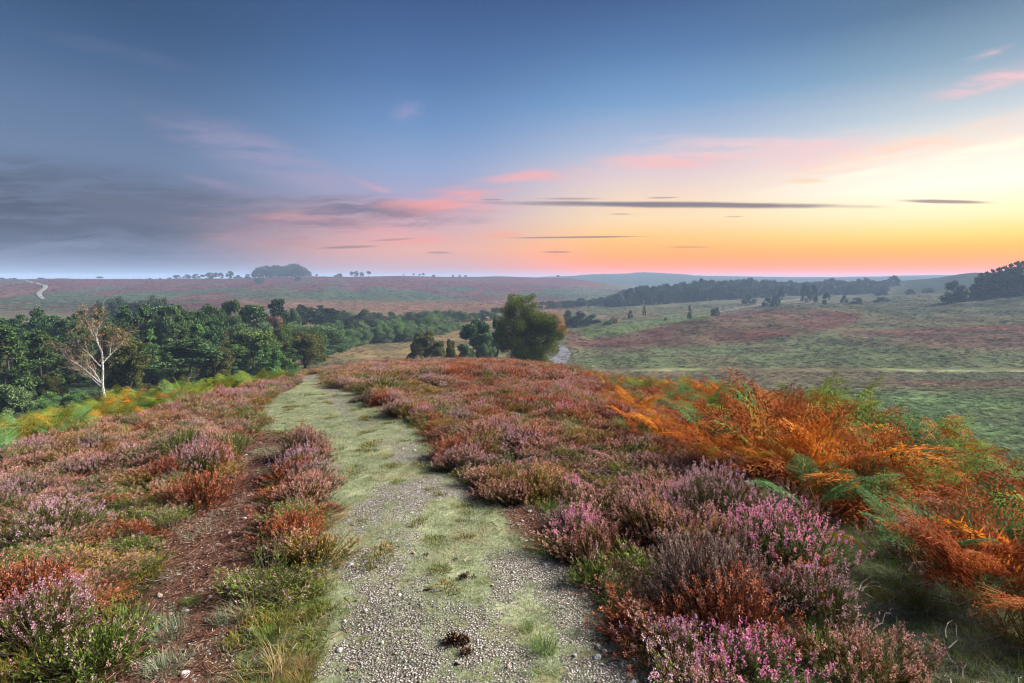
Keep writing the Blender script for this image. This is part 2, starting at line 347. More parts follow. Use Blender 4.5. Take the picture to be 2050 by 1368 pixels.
gcol = nt.mix(nt.sm(.3, .62, vo.outputs['Distance']), gcol, (.10, .085, .07))
litter = nt.ramp(nt.noise(nt.vm('MULTIPLY', pos, (1, 1, 1)), 90, 4, .7), [(.3, (.04, .018, .013)), (.5, (.12, .052, .036)), (.62, (.20, .10, .07)), (.72, (.34, .24, .19))])
litter = nt.mix(nt.m('MULTIPLY', nt.m('GREATER_THAN', sep.outputs[2], .86), .9), litter, gcol)
n_g = nt.noise(pos, 24, 5, .7); gf = nt.m('MULTIPLY', nt.sm(.36, .64, nt.m('ADD', G_, nt.m('ADD', nt.m('MULTIPLY', nt.m('SUBTRACT', n_m, .5), .9), nt.m('MULTIPLY', nt.m('SUBTRACT', n_g, .5), 1.3)))), .9)
pcol = nt.mix(gf, turf, gcol)
c = nt.mix(nt.m('MULTIPLY', C_, .85), base, nt.ramp(n_m, [(.3, (.16, .10, .07)), (.5, (.22, .25, .13)), (.72, (.34, .38, .22))]))
c = nt.mix(nt.m('MULTIPLY', S_, .9), c, nt.ramp(n_m, [(.3, (.09, .06, .035)), (.5, (.12, .16, .05)), (.72, (.2, .23, .08))]))
c = nt.mix(R_, c, litter); c = nt.mix(P_, c, pcol)
hb = nt.m('ADD', nt.m('MULTIPLY', n_f, .6), nt.m('MULTIPLY', nt.m('SUBTRACT', .6, vo.outputs['Distance']), nt.m('MULTIPLY', gf, P_)))
finish(nt, c, 1.0, .0, bump=hb, strength=.7, dist=.012)
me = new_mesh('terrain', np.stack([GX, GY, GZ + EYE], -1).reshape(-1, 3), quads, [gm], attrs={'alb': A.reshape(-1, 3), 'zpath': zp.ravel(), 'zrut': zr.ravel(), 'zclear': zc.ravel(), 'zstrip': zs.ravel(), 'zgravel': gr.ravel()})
link('ground', me, kind='structure', label='heathland ground with path, valley and hills')

# ------------------------------------------------------------------ ribbons: road and tracks
def ribbon(name, pts, width, mat, lift=.03, ymin=60, ymax=2500, label=None):
    P = [unproj(a, b, ymin, ymax) for a, b in pts]
    P = np.array(P); t = np.concatenate([[0], np.cumsum(np.hypot(*np.diff(P, axis=0).T))])
    s = np.linspace(0, t[-1], 80); X = pchip(t, P[:, 0], s); Y = pchip(t, P[:, 1], s)
    dx = np.gradient(X); dy = np.gradient(Y); l = np.hypot(dx, dy) + 1e-9; nx, ny = -dy / l, dx / l
    W = np.interp(s, t, np.broadcast_to(width, len(t))); V = []; nc = 7
    for k in range(nc):
        o = (k / (nc - 1) - .5) * W * (1 + .18 * (fbm(s / 6, s * 0 + k, 90 + (k > 3), 3) - .5) * (k in (0, nc - 1)))
        xx, yy = X + nx * o, Y + ny * o; V.append(np.stack([xx, yy, gz(xx, yy) + lift * (1.0 if 0 < k < nc - 1 else .5) + .0007 * np.hypot(xx, yy)], -1))
    V = np.stack(V, 1).reshape(-1, 3); i = np.arange(80 * nc).reshape(80, nc)
    q = np.stack([i[:-1, :-1], i[:-1, 1:], i[1:, 1:], i[1:, :-1]], -1).reshape(-1, 4)
    return link(name, new_mesh(name, V, q, [mat]), kind='structure', label=label)
rm, nt = newmat('asphalt_pale'); pos = nt.add('ShaderNodeNewGeometry').outputs['Position']
finish(nt, nt.ramp(nt.noise(pos, 3, 5), [(.3, (.12, .12, .145)), (.7, (.18, .18, .215))]), .9, .1)
tm, nt = newmat('track_gravel'); pos = nt.add('ShaderNodeNewGeometry').outputs['Position']
finish(nt, nt.ramp(nt.noise(pos, .7, 5), [(.3, (.16, .14, .12)), (.7, (.28, .26, .24))]), 1, 0)
tdk, nt = newmat('track_dark'); pos = nt.add('ShaderNodeNewGeometry').outputs['Position']
finish(nt, nt.ramp(nt.noise(pos, 1.2, 5), [(.3, (.10, .11, .10)), (.7, (.18, .19, .18))]), .9, .1)

# ------------------------------------------------------------------ card geometry helpers
def rand_dirs(n, rng=RNG):
    v = rng.normal(size=(n, 3)); return v / np.linalg.norm(v, axis=1)[:, None]
def cards(C, D, L, W, rng=RNG, up=None, pointed=True):
    """leaf shaped quads: start C, direction D, length L, width W"""
    n = len(C); L = np.broadcast_to(L, n)[:, None]; W = np.broadcast_to(W, n)[:, None]
    side = np.cross(D, rand_dirs(n, rng) if up is None else up); side /= np.linalg.norm(side, axis=1)[:, None] + 1e-9
    if pointed: V = np.stack([C, C + D * L * .45 + side * W * .5, C + D * L, C + D * L * .45 - side * W * .5], 1)
    else: V = np.stack([C - side * W * .5, C + side * W * .5, C + D * L + side * W * .4, C + D * L - side * W * .4], 1)
    return V.reshape(-1, 3), np.arange(4 * n).reshape(-1, 4)
def tubes(P0, P1, R0, R1, k=4):
    """tapered open tubes between point pairs"""
    P0 = np.asarray(P0, float); P1 = np.asarray(P1, float); n = len(P0); d = P1 - P0; d /= np.linalg.norm(d, axis=1)[:, None] + 1e-9
    a = np.where(np.abs(d[:, 2:]) < .9, [[0, 0, 1]], [[1, 0, 0]]); u = np.cross(d, a); u /= np.linalg.norm(u, axis=1)[:, None]; w = np.cross(d, u)
    th = np.arange(k) * 2 * PI / k; ring = u[:, None] * np.cos(th)[None, :, None] + w[:, None] * np.sin(th)[None, :, None]
    V = np.concatenate([P0[:, None] + ring * np.broadcast_to(R0, n)[:, None, None], P1[:, None] + ring * np.broadcast_to(R1, n)[:, None, None]], 1).reshape(-1, 3)
    j = np.arange(k); q = np.stack([j, (j + 1) % k, (j + 1) % k + k, j + k], -1)
    return V, (q[None] + (np.arange(n) * 2 * k)[:, None, None]).reshape(-1, 4)
class Geo:
    def __init__(s): s.V = []; s.Fc = []; s.M = []; s.A = []; s.n = 0
    def add(s, V, Q, mat=0, v=None):
        nq = len(Q); nv = len(V)
        if nq == 0: return
        s.V.append(V); s.Fc.append(Q + s.n); s.M.append(np.full(nq, mat)); s.n += nv
        if v is None: v = np.repeat(RNG.random(nq), nv // nq + 1)[:nv] if nv != nq * 4 else np.repeat(RNG.random(nq), 4)
        s.A.append(v if hasattr(v, '__len__') else np.full(nv, v))
    def mesh(s, name, mats): return new_mesh(name, np.concatenate(s.V), np.concatenate(s.Fc), mats, np.concatenate(s.M), {'v': np.concatenate(s.A)}, smooth=False)

# ------------------------------------------------------------------ heather
wood = leafmat('heather_wood', [(0, (.05, .03, .025)), (1, (.17, .12, .10))], trans=0)
HT = {  # foliage stops, flower stops, share of flowering stems
 'lilac': ([(0, (.05, .075, .022)), (.5, (.13, .15, .04)), (1, (.30, .17, .08))], [(0, (0.302, 0.126, 0.143)), (.5, (0.504, 0.277, 0.353)), (1, (0.689, 0.504, 0.571))], .9),
 'faded': ([(0, (.06, .06, .022)), (.5, (.15, .11, .04)), (1, (.32, .16, .07))], [(0, (.25, .085, .075)), (.5, (.52, .25, .215)), (1, (.82, .53, .46))], .82),
 'rust': ([(0, (.10, .035, .015)), (.5, (.27, .075, .028)), (1, (.44, .16, .045))], [(0, (0.299, 0.069, 0.040)), (.6, (0.529, 0.184, 0.103)), (1, (0.805, 0.460, 0.322))], .45),
 'green': ([(0, (.045, .085, .015)), (.5, (.14, .20, .035)), (1, (.30, .31, .07))], [(0, (0.336, 0.151, 0.134)), (1, (0.630, 0.420, 0.437))], .20),
 'dead': ([(0, (.09, .06, .05)), (.6, (.20, .14, .115)), (1, (.36, .26, .21))], [(0, (0.218, 0.143, 0.118)), (1, (0.487, 0.370, 0.311))], .5),
 'bell': ([(0, (.05, .09, .025)), (.5, (.14, .20, .05)), (1, (.30, .27, .09))], [(0, (.56, .12, .38)), (.6, (.76, .26, .52)), (.82, (.80, .38, .25)), (1, (.86, .54, .28))], .92),
 'amber': ([(0, (.09, .08, .018)), (.5, (.26, .19, .035)), (1, (.46, .27, .06))], [(0, (0.386, 0.160, 0.084)), (1, (0.672, 0.420, 0.302))], .30),
}
HM = {k: (leafmat('heather_leaf_' + k, a, .2), leafmat('heather_flower_' + k, b, .3, rnd=.25)) for k, (a, b, c_) in HT.items()}
def heather_geo(kind, seed, stems=190, R=.24, H=.26):
    rng = np.random.default_rng(seed); fl = HT[kind][2]
    n = stems; a = rng.random(n) * 2 * PI; q = np.sqrt(rng.random(n)); lob = 1 + .28 * np.sin(a * 3 + seed) + .15 * np.sin(a * 5 + seed * 2)
    rad = R * q * lob; base = np.stack([rad * .45 * np.cos(a), rad * .45 * np.sin(a), np.full(n, -.03)], -1)
    tip = np.stack([rad * np.cos(a), rad * np.sin(a), H * (1 - .62 * q ** 2.2) * (.72 + .42 * rng.random(n))], -1) + rng.normal(size=(n, 3)) * .018
    ax = tip - base; Ln = np.linalg.norm(ax, axis=1)
    st_, lf, fw = Geo(), Geo(), Geo()
    V, Q = tubes(base, tip, .0022, .001, 3); st_.add(V, Q, 0)
    # leafy part
    m = 11; t = .42 + .55 * rng.random((n, m)); C = base[:, None] + ax[:, None] * t[..., None] + rng.normal(size=(n, m, 3)) * .006
    D = ax[:, None] / Ln[:, None, None] + rng.normal(size=(n, m, 3)) * .55; D /= np.linalg.norm(D, axis=2)[..., None]
    V, Q = cards(C.reshape(-1, 3), D.reshape(-1, 3), rng.uniform(.016, .034, n * m), rng.uniform(.005, .009, n * m), rng)
    v = np.repeat(np.clip(np.repeat(rng.random(n), m) * .5 + rng.random(n * m) * .5, 0, 1), 4); lf.add(V, Q, 1, v)
    # flower spikes
    sel = np.where(rng.random(n) < fl)[0]; k = len(sel); m = 15
    sl = rng.uniform(.022, .058, k); up = ax[sel] / Ln[sel][:, None] * .7 + np.array([0, 0, .6]) + rng.normal(size=(k, 3)) * .15; up /= np.linalg.norm(up, axis=1)[:, None]
    t = np.linspace(0, 1, m)[None] + rng.random((k, m)) * .06; C = tip[sel][:, None] - up[:, None] * .012 + up[:, None] * (sl[:, None] * t)[..., None]
    rd = rand_dirs(k * m, rng).reshape(k, m, 3); w = .0065 * (1 - t * .6)[..., None]; C = C + rd * w
    D = rd * .8 + up[:, None] * .7; D /= np.linalg.norm(D, axis=2)[..., None]
    V, Q = cards(C.reshape(-1, 3), D.reshape(-1, 3), rng.uniform(.0065, .011, k * m), rng.uniform(.005, .008, k * m), rng)
    sv = np.repeat(rng.random(k), m)
    if kind == 'bell': sv = np.clip(sv * .4 + (t.ravel() * .6), 0, 1)
    v = np.repeat(np.clip(sv * .65 + rng.random(k * m) * .35, 0, 1), 4); fw.add(V, Q, 2, v)
    return st_, lf, fw
def merge(gs):
    g = Geo()
    for q in gs:
        for V, Fc, M, A_ in zip(q.V, q.Fc, q.M, q.A): pass
        V = np.concatenate(q.V); Fc = np.concatenate(q.Fc); g.V.append(V); g.Fc.append(Fc + g.n); g.M.append(np.concatenate(q.M)); g.A.append(np.concatenate(q.A)); g.n += len(V)
    return g
def proto_coll(name): return bpy.data.collections.new(name)
def proto(coll, i, mesh): o = bpy.data.objects.new('%s_%03d' % (coll.name, i), mesh); coll.objects.link(o)
HK = list(HT); hcol = proto_coll('heather_kinds'); i = 0; HIDX = {}
for k in HK:
    HIDX[k] = []
    for s in range(3):
        g = merge(heather_geo(k, 10 * HK.index(k) + s + 1)); proto(hcol, i, g.mesh('hb', [wood, *HM[k]])); HIDX[k].append(i); i += 1

# ------------------------------------------------------------------ bracken
BT = {
 'rust': [(0, (.06, .018, .008)), (.35, (.24, .058, .018)), (.65, (.42, .115, .03)), (.9, (.58, .24, .08)), (1, (.66, .40, .20))],
 'orange': [(0, (.30, .08, .01)), (.5, (.62, .20, .022)), (1, (.82, .42, .07))],
 'gold': [(0, (.22, .14, .015)), (.5, (.40, .26, .03)), (1, (.52, .22, .03))],
 'lime': [(0, (.09, .15, .02)), (.5, (.22, .31, .04)), (1, (.40, .42, .07))],
 'green': [(0, (.04, .10, .03)), (.5, (.10, .22, .07)), (1, (.22, .34, .15))],
 'valley': [(0, (.4, .4, .4)), (.5, (1, 1, 1)), (1, (1.7, 1.6, 1.5))],
}
BM = {k: leafmat('bracken_' + k, v, .35, .85, .08, tint=(k == 'valley')) for k, v in BT.items()}
stalkm = leafmat('bracken_stalk', [(0, (.25, .13, .03)), (1, (.45, .32, .08))], 0)
def frond(rng, L=.7, stipe=.28, az=0., lean=.5, curl=.15, np_=13, dense=9, droop=.9):
    """one bipinnate frond: returns (stalk, blade)"""
    m = 16; s = np.linspace(0, 1, m); ang = PI / 2 - lean * .35 - droop * 1.25 * s ** 1.3; ds = (stipe + L) / (m - 1)
    r = np.concatenate([[0], np.cumsum(np.cos(ang[:-1]) * ds)]); z = np.concatenate([[0], np.cumsum(np.sin(ang[:-1]) * ds)])
    wob = np.cumsum(rng.normal(size=m) * .012)
    dirh = np.array([math.cos(az), math.sin(az), 0]); lat = np.array([-math.sin(az), math.cos(az), 0])
    P = r[:, None] * dirh + z[:, None] * np.array([0, 0, 1.]) + wob[:, None] * lat
    sk, bl = Geo(), Geo(); V, Q = tubes(P[:-1], P[1:], np.linspace(.004, .0012, m - 1), np.linspace(.0038, .001, m - 1), 3); sk.add(V, Q, 0)
    t0 = stipe / (stipe + L); C = []; D = []; LL = []; WW = []; vv = []
    for i in range(np_):
        f = (i + .3) / np_; t = t0 + (1 - t0) * f ** .9; x = t * (m - 1); a = min(int(x), m - 2); p = P[a] + (P[a + 1] - P[a]) * (x - a); tn = P[a + 1] - P[a]; tn = tn / np.linalg.norm(tn)
        nrm = np.cross(tn, lat); pl = L * .46 * (1 - f) ** .85 * (1 - .25 * math.exp(-f * 9)) + .02; tip_v = rng.random()
        for sd in (-1, 1):
            d = lat * sd * .9 + tn * (.42 + rng.normal() * .06) + nrm * rng.normal() * curl * .7; d /= np.linalg.norm(d)
            k = max(4, int(dense * 1.7 * (pl / (L * .42)) + 3)); q = (np.arange(k) + .5) / k; sag = -np.array([0, 0, 1.]) * (curl * 1.6 + .08) * pl * (q ** 2)[:, None]
            pp = p + d * (pl * q)[:, None] + sag + rng.normal(size=(k, 3)) * .003 * (1 + curl * 4)
            pdl = pl * .18 * (1 - q) ** .7 + .007
            C.append(pp[:1] - d * pl * q[0]); D.append(d[None]); LL.append(np.array([pl * 1.03])); WW.append(np.array([.006])); vv.append(np.array([.5]))
            for s2 in (-1, 1):
                sd2 = tn * s2 * .95 + d * .35; dd = sd2[None] + rng.normal(size=(k, 3)) * (.04 + curl * .45); dd /= np.linalg.norm(dd, axis=1)[:, None]
                C.append(pp); D.append(dd); LL.append(pdl); WW.append(np.full(k, max(.85 * pl / k, .0055))); vv.append(np.clip(rng.random(k) * .22 + tip_v * .45 + rng.random() * .23 + .12 * f, 0, 1))
    C = np.concatenate(C); D = np.concatenate(D); LL = np.concatenate(LL); WW = np.concatenate(WW)
    up = np.cross(D, np.cross(np.tile([0, 0, 1.], (len(D), 1)) + rng.normal(size=(len(D), 3)) * (.12 + curl * .6), D))
    V, Q = cards(C, D, LL, WW, rng, up=up); bl.add(V, Q, 1, np.repeat(np.concatenate(vv), 4)); return sk, bl
def bracken_geo(seed, nf=5, dry=.2, L=.62, dense=9):
    rng = np.random.default_rng(seed); out = []
    a0 = rng.random() * 6.28
    for i in range(nf):
        out.append(frond(rng, L * rng.uniform(.75, 1.15), rng.uniform(.18, .34), a0 + i * 6.28 / nf + rng.normal() * .4, rng.uniform(.5, 2.0), dry * rng.uniform(.7, 1.5), 15 if dense > 8 else 9, dense, rng.uniform(.7, 1.15)))
    return out
bcol = proto_coll('bracken_kinds'); BIDX = {}; i = 0
for k in ('rust', 'orange', 'gold', 'lime', 'green', 'valley'):
    BIDX[k] = []
    for s in range(4 if k == 'rust' else 3):
        fr = bracken_geo(100 + 7 * i, 7 if k == 'rust' else 6 if k == 'valley' else 5, {'rust': .32, 'orange': .20, 'gold': .13}.get(k, .08), L=.62 if k == 'valley' else .44, dense=6 if k == 'valley' else 7)
        proto(bcol, i, merge([q for f in fr for q in f]).mesh('bp', [stalkm, BM[k]])); BIDX[k].append(i); i += 1

# ------------------------------------------------------------------ grass, pebbles, litter
def grass_geo(seed, n, h, spread, w=.003, lean=.5, seg=3):
    rng = np.random.default_rng(seed); g = Geo()
    a = rng.random(n) * 6.283; q = rng.random(n) ** .6 * spread; b = np.stack([q * np.cos(a), q * np.sin(a), np.full(n, -.004)], -1)
    az = a + rng.normal(size=n) * .8; ln = rng.random(n) * lean; hh = h * rng.uniform(.5, 1.15, n); sd = np.stack([-np.sin(az), np.cos(az), az * 0], -1)
    prev = b; vv = rng.random(n); L_ = [b - sd * w / 2]; R__ = [b + sd * w / 2]
    for k in range(1, seg + 1):
        t = k / seg; p = b + np.stack([np.cos(az) * ln * hh * t * t * 1.6, np.sin(az) * ln * hh * t * t * 1.6, hh * t * (1 - .35 * ln * t)], -1)
        ww = w * (1 - t * .85); L_.append(p - sd * ww / 2); R__.append(p + sd * ww / 2)
    V = np.stack([np.stack([l, r], 1) for l, r in zip(L_, R__)], 1)  # n, seg+1, 2, 3
    V = V.reshape(-1, 3); ids = np.arange(len(V)).reshape(n, seg + 1, 2)
    Q = np.stack([ids[:, :-1, 0], ids[:, :-1, 1], ids[:, 1:, 1], ids[:, 1:, 0]], -1).reshape(-1, 4)
    g.add(V, Q, 0, np.repeat(vv, (seg + 1) * 2)); return g
turfm = leafmat('turf_blades', [(0, (.12, .14, .07)), (.5, (.28, .32, .20)), (1, (.46, .48, .34))], .3)
grassm = leafmat('grass_blades', [(0, (.07, .13, .03)), (.6, (.16, .25, .06)), (1, (.34, .36, .14))], .3)
greym = leafmat('grey_grass', [(0, (.14, .18, .10)), (.6, (.27, .33, .21)), (1, (.42, .42, .30))], .3)
strawm = leafmat('dry_grass', [(0, (.22, .14, .06)), (.6, (.38, .28, .14)), (1, (.5, .42, .26))], .3)
rustg = leafmat('moss_sprigs', [(0, (.08, .10, .02)), (.5, (.16, .17, .03)), (1, (.30, .14, .04))], .2)
gcol_ = proto_coll('grass_kinds')
GI = {}
for nm, mt, args in (('turf', turfm, [(110, .016, .11, .003, 1.1), (110, .022, .12, .0032, 1.1)]), ('grass', grassm, [(60, .10, .07, .004, .8), (50, .15, .06, .004, .8)]), ('grey', greym, [(120, .07, .09, .0026, .9), (90, .05, .11, .0026, 1.2)]), ('straw', strawm, [(60, .16, .06, .0028, .9)]), ('moss', rustg, [(150, .03, .10, .006, 1.0), (120, .05, .09, .005, .9)])):
    GI[nm] = []
    for k, a_ in enumerate(args):
        idn = sum(len(v) for v in GI.values()); proto(gcol_, idn, grass_geo(300 + idn, *a_).mesh('gr', [mt])); GI[nm].append(idn)
def pebble_mesh(seed, mat, sub=1):
    import bmesh
    bm = bmesh.new(); bmesh.ops.create_icosphere(bm, subdivisions=sub + 1, radius=1); rng = np.random.default_rng(seed)
    s = rng.uniform(.6, 1.2, 3) * np.array([1, .85, .6]); pl = [(rand_dirs(1, rng)[0], rng.uniform(.55, .85)) for _ in range(7)]
    for v in bm.verts:
        p = np.array(v.co)
        for d, c_ in pl:
            e = p @ d - c_
            if e > 0: p = p - d * e * .9
        v.co = p * s
    me = bpy.data.meshes.new('stone'); bm.to_mesh(me); bm.free(); me.materials.append(mat)
    me.polygons.foreach_set('use_smooth', np.full(len(me.polygons), sub > 1)); return me
sm_, nt = newmat('flint_stone'); pos = nt.add('ShaderNodeTexCoord').outputs['Object']; rd = nt.add('ShaderNodeObjectInfo').outputs['Random']
cc = nt.ramp(rd, [(0, (.16, .13, .12)), (.15, (.30, .25, .23)), (.38, (.42, .33, .27)), (.45, (.46, .26, .17)), (.52, (.42, .39, .38)), (.8, (.50, .47, .45)), (1, (.78, .77, .75))])
nn = nt.noise(pos, 2.5, 5, .6); cc = nt.mix(1, cc, nt.ramp(nn, [(.3, (.6, .58, .56)), (.6, (1.1, 1.08, 1.05))]), 'MULTIPLY'); finish(nt, cc, .55, .4, bump=nn, strength=.4, dist=.1)
pcol_ = proto_coll('pebble_kinds')
for k in range(7): proto(pcol_, k, pebble_mesh(500 + k, sm_, 1))
litm = leafmat('litter_bits', [(0, (.04, .02, .013)), (.5, (.13, .06, .04)), (.85, (.26, .16, .11)), (1, (.45, .36, .28))], 0)
def litter_geo(seed, n=40, sp=.10):
    rng = np.random.default_rng(seed); C = np.stack([rng.normal(size=n) * sp, rng.normal(size=n) * sp, rng.uniform(.001, .012, n)], -1); a = rng.random(n) * 6.28
    D = np.stack([np.cos(a), np.sin(a), rng.normal(size=n) * .15], -1); g = Geo(); L = rng.uniform(.012, .06, n); V, Q = tubes(C, C + D * L[:, None], rng.uniform(.0008, .0028, n), .0008, 3)
    g.add(V, Q, 0, np.repeat(rng.random(n), 6)); return g
lcol_ = proto_coll('litter_kinds')
for k in range(3): proto(lcol_, k, litter_geo(600 + k).mesh('lt', [litm]))
twm = leafmat('dead_twigs', [(0, (.10, .07, .06)), (.6, (.26, .20, .18)), (1, (.50, .43, .40))], 0)
def twig_geo(seed):
    rng = np.random.default_rng(seed); g = Geo()
    for k in range(9):
        p = np.array([rng.normal() * .1, rng.normal() * .1, rng.uniform(.005, .03)]); a = rng.random() * 6.28; r = rng.uniform(.0012, .003)
        for q in range(5):
            a += rng.normal() * .35; p2 = p + np.array([math.cos(a), math.sin(a), rng.normal() * .2]) * rng.uniform(.02, .05); V, Q = tubes([p], [p2], r, r * .85, 3); g.add(V, Q, 0, np.full(6, rng.random())); p = p2; r *= .85
    return g
for k in range(3): proto(lcol_, 3 + k, twig_geo(620 + k).mesh('lt', [twm]))

# ------------------------------------------------------------------ scatter object (ground cover only)
def scatter(name, coll, X, Y, Z, rot, scl, idx, label, tint=None, cat=None):
    n = len(X); me = bpy.data.meshes.new(name); me.vertices.add(n); me.vertices.foreach_set('co', np.stack([X, Y, Z], -1).astype(np.float32).ravel())
    def at(k, t, f, v): a = me.attributes.new(k, t, 'POINT'); a.data.foreach_set(f, v)
    at('rot', 'FLOAT_VECTOR', 'vector', rot.astype(np.float32).ravel()); at('scl', 'FLOAT_VECTOR', 'vector', scl.astype(np.float32).ravel()); at('idx', 'INT', 'value', idx.astype(np.int32))
    if tint is not None: at('tint', 'FLOAT_COLOR', 'color', np.hstack([tint, np.ones((n, 1))]).astype(np.float32).ravel())
    o = link(name, me, kind='stuff', label=label, category=cat or name.replace('_', ' '))
    g = bpy.data.node_groups.new(name + '_spread', 'GeometryNodeTree'); g.interface.new_socket('Geometry', in_out='INPUT', socket_type='NodeSocketGeometry'); g.interface.new_socket('Geometry', in_out='OUTPUT', socket_type='NodeSocketGeometry')
    N = g.nodes; L = g.links; gi = N.new('NodeGroupInput'); go = N.new('NodeGroupOutput'); ip = N.new('GeometryNodeInstanceOnPoints'); ci = N.new('GeometryNodeCollectionInfo')
    ci.inputs['Collection'].default_value = coll; ci.inputs['Separate Children'].default_value = True; ci.inputs['Reset Children'].default_value = True
    def na(k, t): a = N.new('GeometryNodeInputNamedAttribute'); a.data_type = t; a.inputs['Name'].default_value = k; return a.outputs['Attribute']
    L.new(gi.outputs[0], ip.inputs['Points']); L.new(ci.outputs[0], ip.inputs['Instance']); ip.inputs['Pick Instance'].default_value = True
    L.new(na('idx', 'INT'), ip.inputs['Instance Index'])
    e2r = N.new('FunctionNodeEulerToRotation'); L.new(na('rot', 'FLOAT_VECTOR'), e2r.inputs[0]); L.new(e2r.outputs[0], ip.inputs['Rotation']); L.new(na('scl', 'FLOAT_VECTOR'), ip.inputs['Scale'])
    L.new(ip.outputs[0], go.inputs[0]); md = o.modifiers.new('spread', 'NODES'); md.node_group = g
    return o
def jgrid(x0, x1, y0, y1, d, seed=1, fov=1.12, pad=2.5):
    rng = np.random.default_rng(seed); gx, gy = np.meshgrid(np.arange(x0, x1, d), np.arange(y0, y1, d)); x = gx.ravel() + (rng.random(gx.size) - .5) * d * 1.1; y = gy.ravel() + (rng.random(gx.size) - .5) * d * 1.1
    k = np.abs(x) < fov * y + pad; return x[k], y[k]
def slope_rot(n, x, y, tilt=.12, rng=RNG): return np.stack([rng.normal(size=n) * tilt, rng.normal(size=n) * tilt, rng.random(n) * 6.283], -1)
exec_named = []   # (x, y, radius) kept free for the named plants

# ---- named plants first, so the ground cover leaves them room
HB = [  # px,row(base), kind, radius, height, label
 (1560, 1150, 'bell', .38, .42, 'tall magenta bell heather bush with orange faded spikes, right of the gravel'),
 (1420, 1210, 'dead', .40, .36, 'large brown and beige heather bush below the lilac one'),
 (1430, 1060, 'lilac', .44, .42, 'big lilac heather bush just in front of the orange bracken'),
 (1460, 1270, 'rust', .34, .28, 'rusty red brown heather bush at the edge of the gravel path'),
 (1640, 1245, 'lilac', .24, .28, 'pale lilac heather bush beside the fallen grey sticks'),
 (1370, 1340, 'lilac', .24, .17, 'small lilac heather at the bottom edge beside the gravel'),
 (1490, 1368, 'bell', .28, .17, 'orange tipped bell heather clump at the bottom edge of the picture'),
 (1200, 1120, 'faded', .24, .20, 'low pinkish heather cushion overhanging the bend of the path'),
 (1165, 1080, 'bell', .20, .18, 'small bell heather with orange heads beside the bare dark soil'),
 (1190, 1170, 'green', .16, .14, 'bright green heather tuft at the right edge of the path'),
 (1640, 1330, 'green', .20, .12, 'green heather clump with few flowers beside the grey grass tuft'),
 (1740, 1360, 'faded', .34, .12, 'pale pink heather mat in the grassy clearing'),
 (1830, 1130, 'lilac', .26, .28, 'dark heather bush with sparse lilac flowers under the bracken'),
 (600, 950, 'lilac', .26, .24, 'pink heather bush on the narrow strip between the two paths'),
 (610, 1010, 'faded', .24, .20, 'faded orange pink heather on the strip between the paths'),
 (590, 1080, 'rust', .22, .17, 'low reddish heather at the near end of the strip between paths'),
 (400, 1010, 'rust', .34, .24, 'dark red brown heather mound beside the dirt rut'),
 (370, 915, 'green', .42, .30, 'dark green heather bush with pale tips left of the rut'),
 (110, 1075, 'lilac', .30, .26, 'lilac tipped heather bush at the left edge above the green clumps'),
 (60, 1210, 'rust', .26, .24, 'bright red orange heather sprig at the left edge'),
 (90, 1275, 'lilac', .26, .24, 'clump of lilac heather spikes in the lower left corner'),
 (200, 1325, 'green', .28, .15, 'low yellow green heather mat in the lower left corner'),
 (765, 790, 'green', .55, .34, 'olive green heather bush beside the far bend of the path'),
]
BP = [  # px,row(base), kind, scale, seed, label
 (1640, 1060, 'green', .75, 'green bracken frond plant standing between lilac heather and clearing'),
 (1720, 1040, 'green', .70, 'small grey green bracken behind the grassy clearing'),
 (1750, 985, 'green', .90, 'pale frosted bracken fronds spreading flat over the heather'),
 (1880, 1040, 'lime', .80, 'yellow green bracken plant in front of the right hand rust mass'),
 (1770, 1135, 'gold', .42, 'single small yellow orange bracken frond over the clearing'),
 (1340, 905, 'orange', .85, 'bright orange bracken plant nearest the heather slope'),
 (1265, 855, 'orange', .65, 'lone small orange bracken standing in dark heather'),
 (1360, 870, 'lime', .65, 'yellow green bracken plant among the dark heather'),
 (1850, 1160, 'green', .50, 'low blue green bracken at the foot of the dark bush'),
 (1960, 1215, 'rust', 1.15, 'tall rust bracken with bare yellow stalks at the right edge'),
 (2010, 1260, 'rust', 1.15, 'rust bracken bending over the lower right corner'),
 (1500, 985, 'gold', .75, 'golden bracken plant behind the big lilac heather bush'),
 (1580, 1000, 'orange', .7, 'orange bracken plant beside the green fronds'),
]
def place(o, px, row, ymax=60, sink=0.0):
    x, y = unproj(px, row, ymax=ymax); o.location = (x, y, float(gz(x, y)[0]) - sink); return x, y
for q, (px, row, kind, r, h, lab) in enumerate(HB):
    e = link('heather_bush', None, label=lab, category='heather'); x, y = place(e, px, row); exec_named.append((x, y, r * .8))
    a, b, c_ = heather_geo(kind, 900 + q, int(260 * (r / .3) ** 1.6), r, h)
    link('stems', a.mesh('stems', [wood]), e)
    for g, nm, mi in ((b, 'foliage', 0), (c_, 'flowers', 1)):
        g.M = [np.zeros_like(k) for k in g.M]; link(nm, g.mesh(nm, [HM[kind][mi]]), e)
for q, (px, row, kind, s, lab) in enumerate(BP):
    e = link('bracken_plant', None, label=lab, category='bracken'); x, y = place(e, px, row); exec_named.append((x, y, .22 * s))
    nf = 1 if 'single' in lab else 5
    for f_, (sk, bl) in enumerate(bracken_geo(1500 + q, nf if s < 1 else 8, {'rust': .28, 'orange': .16}.get(kind, .06), .60 * s if s < 1 else .52, 11)):
        link('stalk', sk.mesh('stalk', [stalkm]), e); bl.M = [np.zeros_like(k) for k in bl.M]; link('frond', bl.mesh('frond', [BM[kind]]), e)

